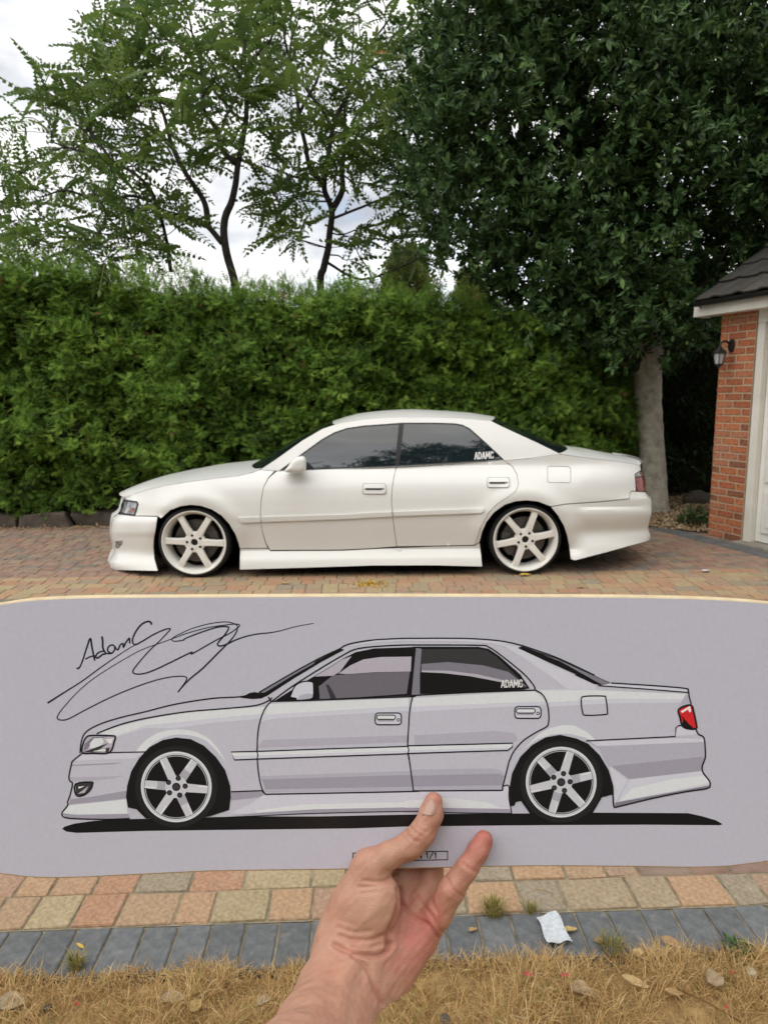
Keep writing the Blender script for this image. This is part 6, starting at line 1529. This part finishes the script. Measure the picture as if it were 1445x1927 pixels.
for i, (px, py, a, b, ang, m, lab) in enumerate(L_):
    lay('dead_leaf', leaf_mesh(a, b, 0.2 + 0.2 * (i % 3), i), m, px, py, 0.022 if py > 1790 else 0.004, ang, lab, 'leaf', ((-1) ** i * 0.15 + (0.12 if py > 1790 else 0), 0.1))
for i, (px, py, ang, lab) in enumerate([(992, 1836, 5, 'faded pink petal, left one of the pair in the straw'), (1062, 1838, 20, 'bright pink petal, right one of the pair in the straw'), (1377, 1832, 40, 'tiny pink petal beside the pale stone'), (145, 1892, 80, 'tiny red petal in the straw at far left'), (1366, 1898, 60, 'small pink petal near the lower right corner')]):
    lay('petal', leaf_mesh(0.032 if i < 2 else 0.014, 0.011, 0.8, 40 + i), m_petal, px, py, 0.036, ang, lab, 'petal', (0.3, 0.2))
lay('fallen_leaf', leaf_mesh(0.10, 0.05, 0.2, 60), m_yel, 988, 1082, 0.012, 5, 'orange-tan fallen leaf on the paving under the rear wheel', 'leaf', (0.05, 0.02))
lay('fallen_leaf', leaf_mesh(0.07, 0.04, 0.3, 63), m_dead, 537, 1098, 0.008, 15, 'small brown fallen leaf on the paving below the front door', 'leaf')
lay('fallen_leaf', leaf_mesh(0.06, 0.035, 0.3, 64), m_dead, 1093, 1105, 0.008, 35, 'small dark fallen leaf on the paving right of the rear wheel', 'leaf')
lay('paper_scrap', leaf_mesh(0.08, 0.05, 0.3, 65), m_wrap, 1328, 1075, 0.008, 35, 'pale scrap on the paving in front of the garage', 'scrap')
lay('paper_scrap', leaf_mesh(0.09, 0.05, 0.3, 66), m_wrap, 52, 988, 0.008, 5, 'white scrap lying by the stone kerb under the hedge', 'scrap')
# yellow moss patch in the joints
r = np.random.default_rng(5); n = 260; c = on_ground(698, 1100); pos = np.stack([c.x + r.normal(0, 0.075, n), c.y + r.normal(0, 0.05, n), np.full(n, 0.006)], -1)
tag(link('moss', scatter_mesh('moss', LV, LF, pos, frames(r.normal(0, 1, (n, 3)), r.normal(0, 0.4, (n, 3)) + (0, 0, 1)), r.uniform(0.012, 0.03, n)), m_yel), 'patch of yellow moss on the paving below the car doors', 'moss', kind='stuff')
# crumpled white wrapper with ribs
bm = bmesh.new(); bmesh.ops.create_grid(bm, x_segments=26, y_segments=30, size=0.5)
for v in bm.verts:
    x_, y_ = v.co.x, v.co.y
    v.co = Vector((x_ * 0.07 + 0.012 * y_ + 0.006 * math.sin(5 * y_), y_ * 0.11 * (1 + 0.25 * x_), 0.006 + 0.002 * math.sin(y_ * 75) + 0.007 * float(snoise((x_, y_, 0.0), 3.3)) * 0.5 + 0.006 * abs(x_)))
wr = on_ground(1040, 1752, 0.004); o = link('crumpled_wrapper', bm_mesh('wrapper', bm, True), m_wrap); o.location = wr; o.rotation_euler = (0.0, 0.05, R(18)); tag(o, 'crumpled ribbed white wrapper lying on the charcoal edging', 'wrapper')
# pale stone, weeds, stalks
def stone(px, py, s, label, m, seed):
    p = on_ground(px, py, 0.012); bm = bmesh.new(); bmesh.ops.create_icosphere(bm, subdivisions=3, radius=s, matrix=Matrix.Diagonal((0.8, 1.1, 0.6, 1)))
    for v in bm.verts: v.co *= 1 + 0.12 * float(snoise(v.co + Vector((seed, 0, 0)), 30))
    o = link('stone', bm_mesh('stone', bm, True), m); o.location = p; tag(o, label, 'stone')
stone(1412, 1830, 0.02, 'pale smooth stone in the straw near the right edge', mat('pale_stone', (0.42, 0.38, 0.28), 0.7, 0.3, var=0.2, vscale=40), 1)
stone(838, 1920, 0.017, 'dark stone at the bottom edge right of the forearm', m_stone, 2)
stone(90, 1898, 0.010, 'small black pebble in the straw at lower left', m_black, 3)
def tuft(px, py, n, h, sp, label, seed, cols=None):
    p = on_ground(px, py); r = np.random.default_rng(seed); V = []; F = []
    for i in range(n):
        a = r.uniform(0, 6.283); q = sp * r.uniform() ** 0.5; b = np.array([p.x + q * 0.5 * math.cos(a), p.y + q * 0.5 * math.sin(a), 0.0]); L = h * r.uniform(0.5, 1.1); d = np.array([math.cos(a), math.sin(a), 0]) * r.uniform(0.2, 1.1); w = np.array([-math.sin(a), math.cos(a), 0]) * 0.0013; k = len(V)
        m1 = b + np.array([0, 0, L * 0.6]) + d * L * 0.25; t_ = b + np.array([0, 0, L * 0.8]) + d * L * 0.8
        V += [b - w, b + w, m1 + w * 0.8, m1 - w * 0.8, t_]; F += [(k, k + 1, k + 2), (k, k + 2, k + 3), (k + 3, k + 2, k + 4)]
    root = empty('grass_tuft', p); tag(root, label, 'grass tuft'); link('blades', np_mesh('blades', V, F, attrs={'rnd': r.uniform(0, 1, len(V))}), m_tuft, root)['kind'] = 'stuff'
m_tuft = mat('green_blade', (0.10, 0.16, 0.04), 0.6, 0.3, attr='rnd', attr_cols=[(0, (0.10, 0.12, 0.03)), (0.4, (0.22, 0.22, 0.06)), (1, (0.52, 0.34, 0.13))], trans=0.25)
tuft(930, 1718, 170, 0.05, 0.06, 'green and straw grass tuft growing between paving right of the hand', 1)
tuft(998, 1716, 60, 0.035, 0.035, 'small grass tuft growing just left of the white wrapper', 2)
tuft(143, 1822, 110, 0.045, 0.04, 'greenish grass tuft at the lawn edge on the left', 3)
tuft(1150, 1790, 120, 0.05, 0.06, 'olive grass tuft at the lawn edge right of the wrapper', 4)
w_ = on_ground(1385, 1792); plant('green_weed', 'small blue-green weed at the lawn edge near the right side', (w_.x, w_.y, 0.0), 0.035, 0.025, 70, 0.014, 0.026, 9, cat='weed')
acc = Acc(); a_ = on_ground(1008, 1672, 0.004); b_ = on_ground(1058, 1704, 0.006); acc.tube(catmull([tuple(a_), tuple((a_ + b_) / 2 + Vector((0.012, 0.012, 0.006))), tuple(b_)], 6), 0.0012, 5)
tag(link('dry_stalk', acc.mesh('stalk'), m_dead), 'thin brown curved stalk on the tan paving above the wrapper', 'stalk')
acc = Acc(); a_ = on_ground(1275, 1862, 0.03); b_ = on_ground(1395, 1925, 0.025); acc.tube([tuple(a_), tuple((a_ + b_) / 2 + Vector((0, 0, 0.006))), tuple(b_)], 0.0018, 5)
tag(link('dry_stalk', acc.mesh('stalk'), m_straw), 'long pale straw stalk lying across the grass at lower right', 'stalk')
# litter of dry leaves under the hedge foot
r = np.random.default_rng(15); n = 900; xx = r.uniform(-5.4, 1.9, n); yy = HY - 0.12 - np.abs(r.normal(0, 0.09, n)); pos = np.stack([xx, yy, np.full(n, 0.008)], -1)
tag(link('leaf_litter', scatter_mesh('leaf_litter', LV, LF, pos, frames(r.normal(0, 1, (n, 3)), r.normal(0, 0.5, (n, 3)) + (0, 0, 1)), r.uniform(0.02, 0.06, n)), m_dead), 'brown leaf litter along the foot of the hedge', 'leaves', kind='stuff')
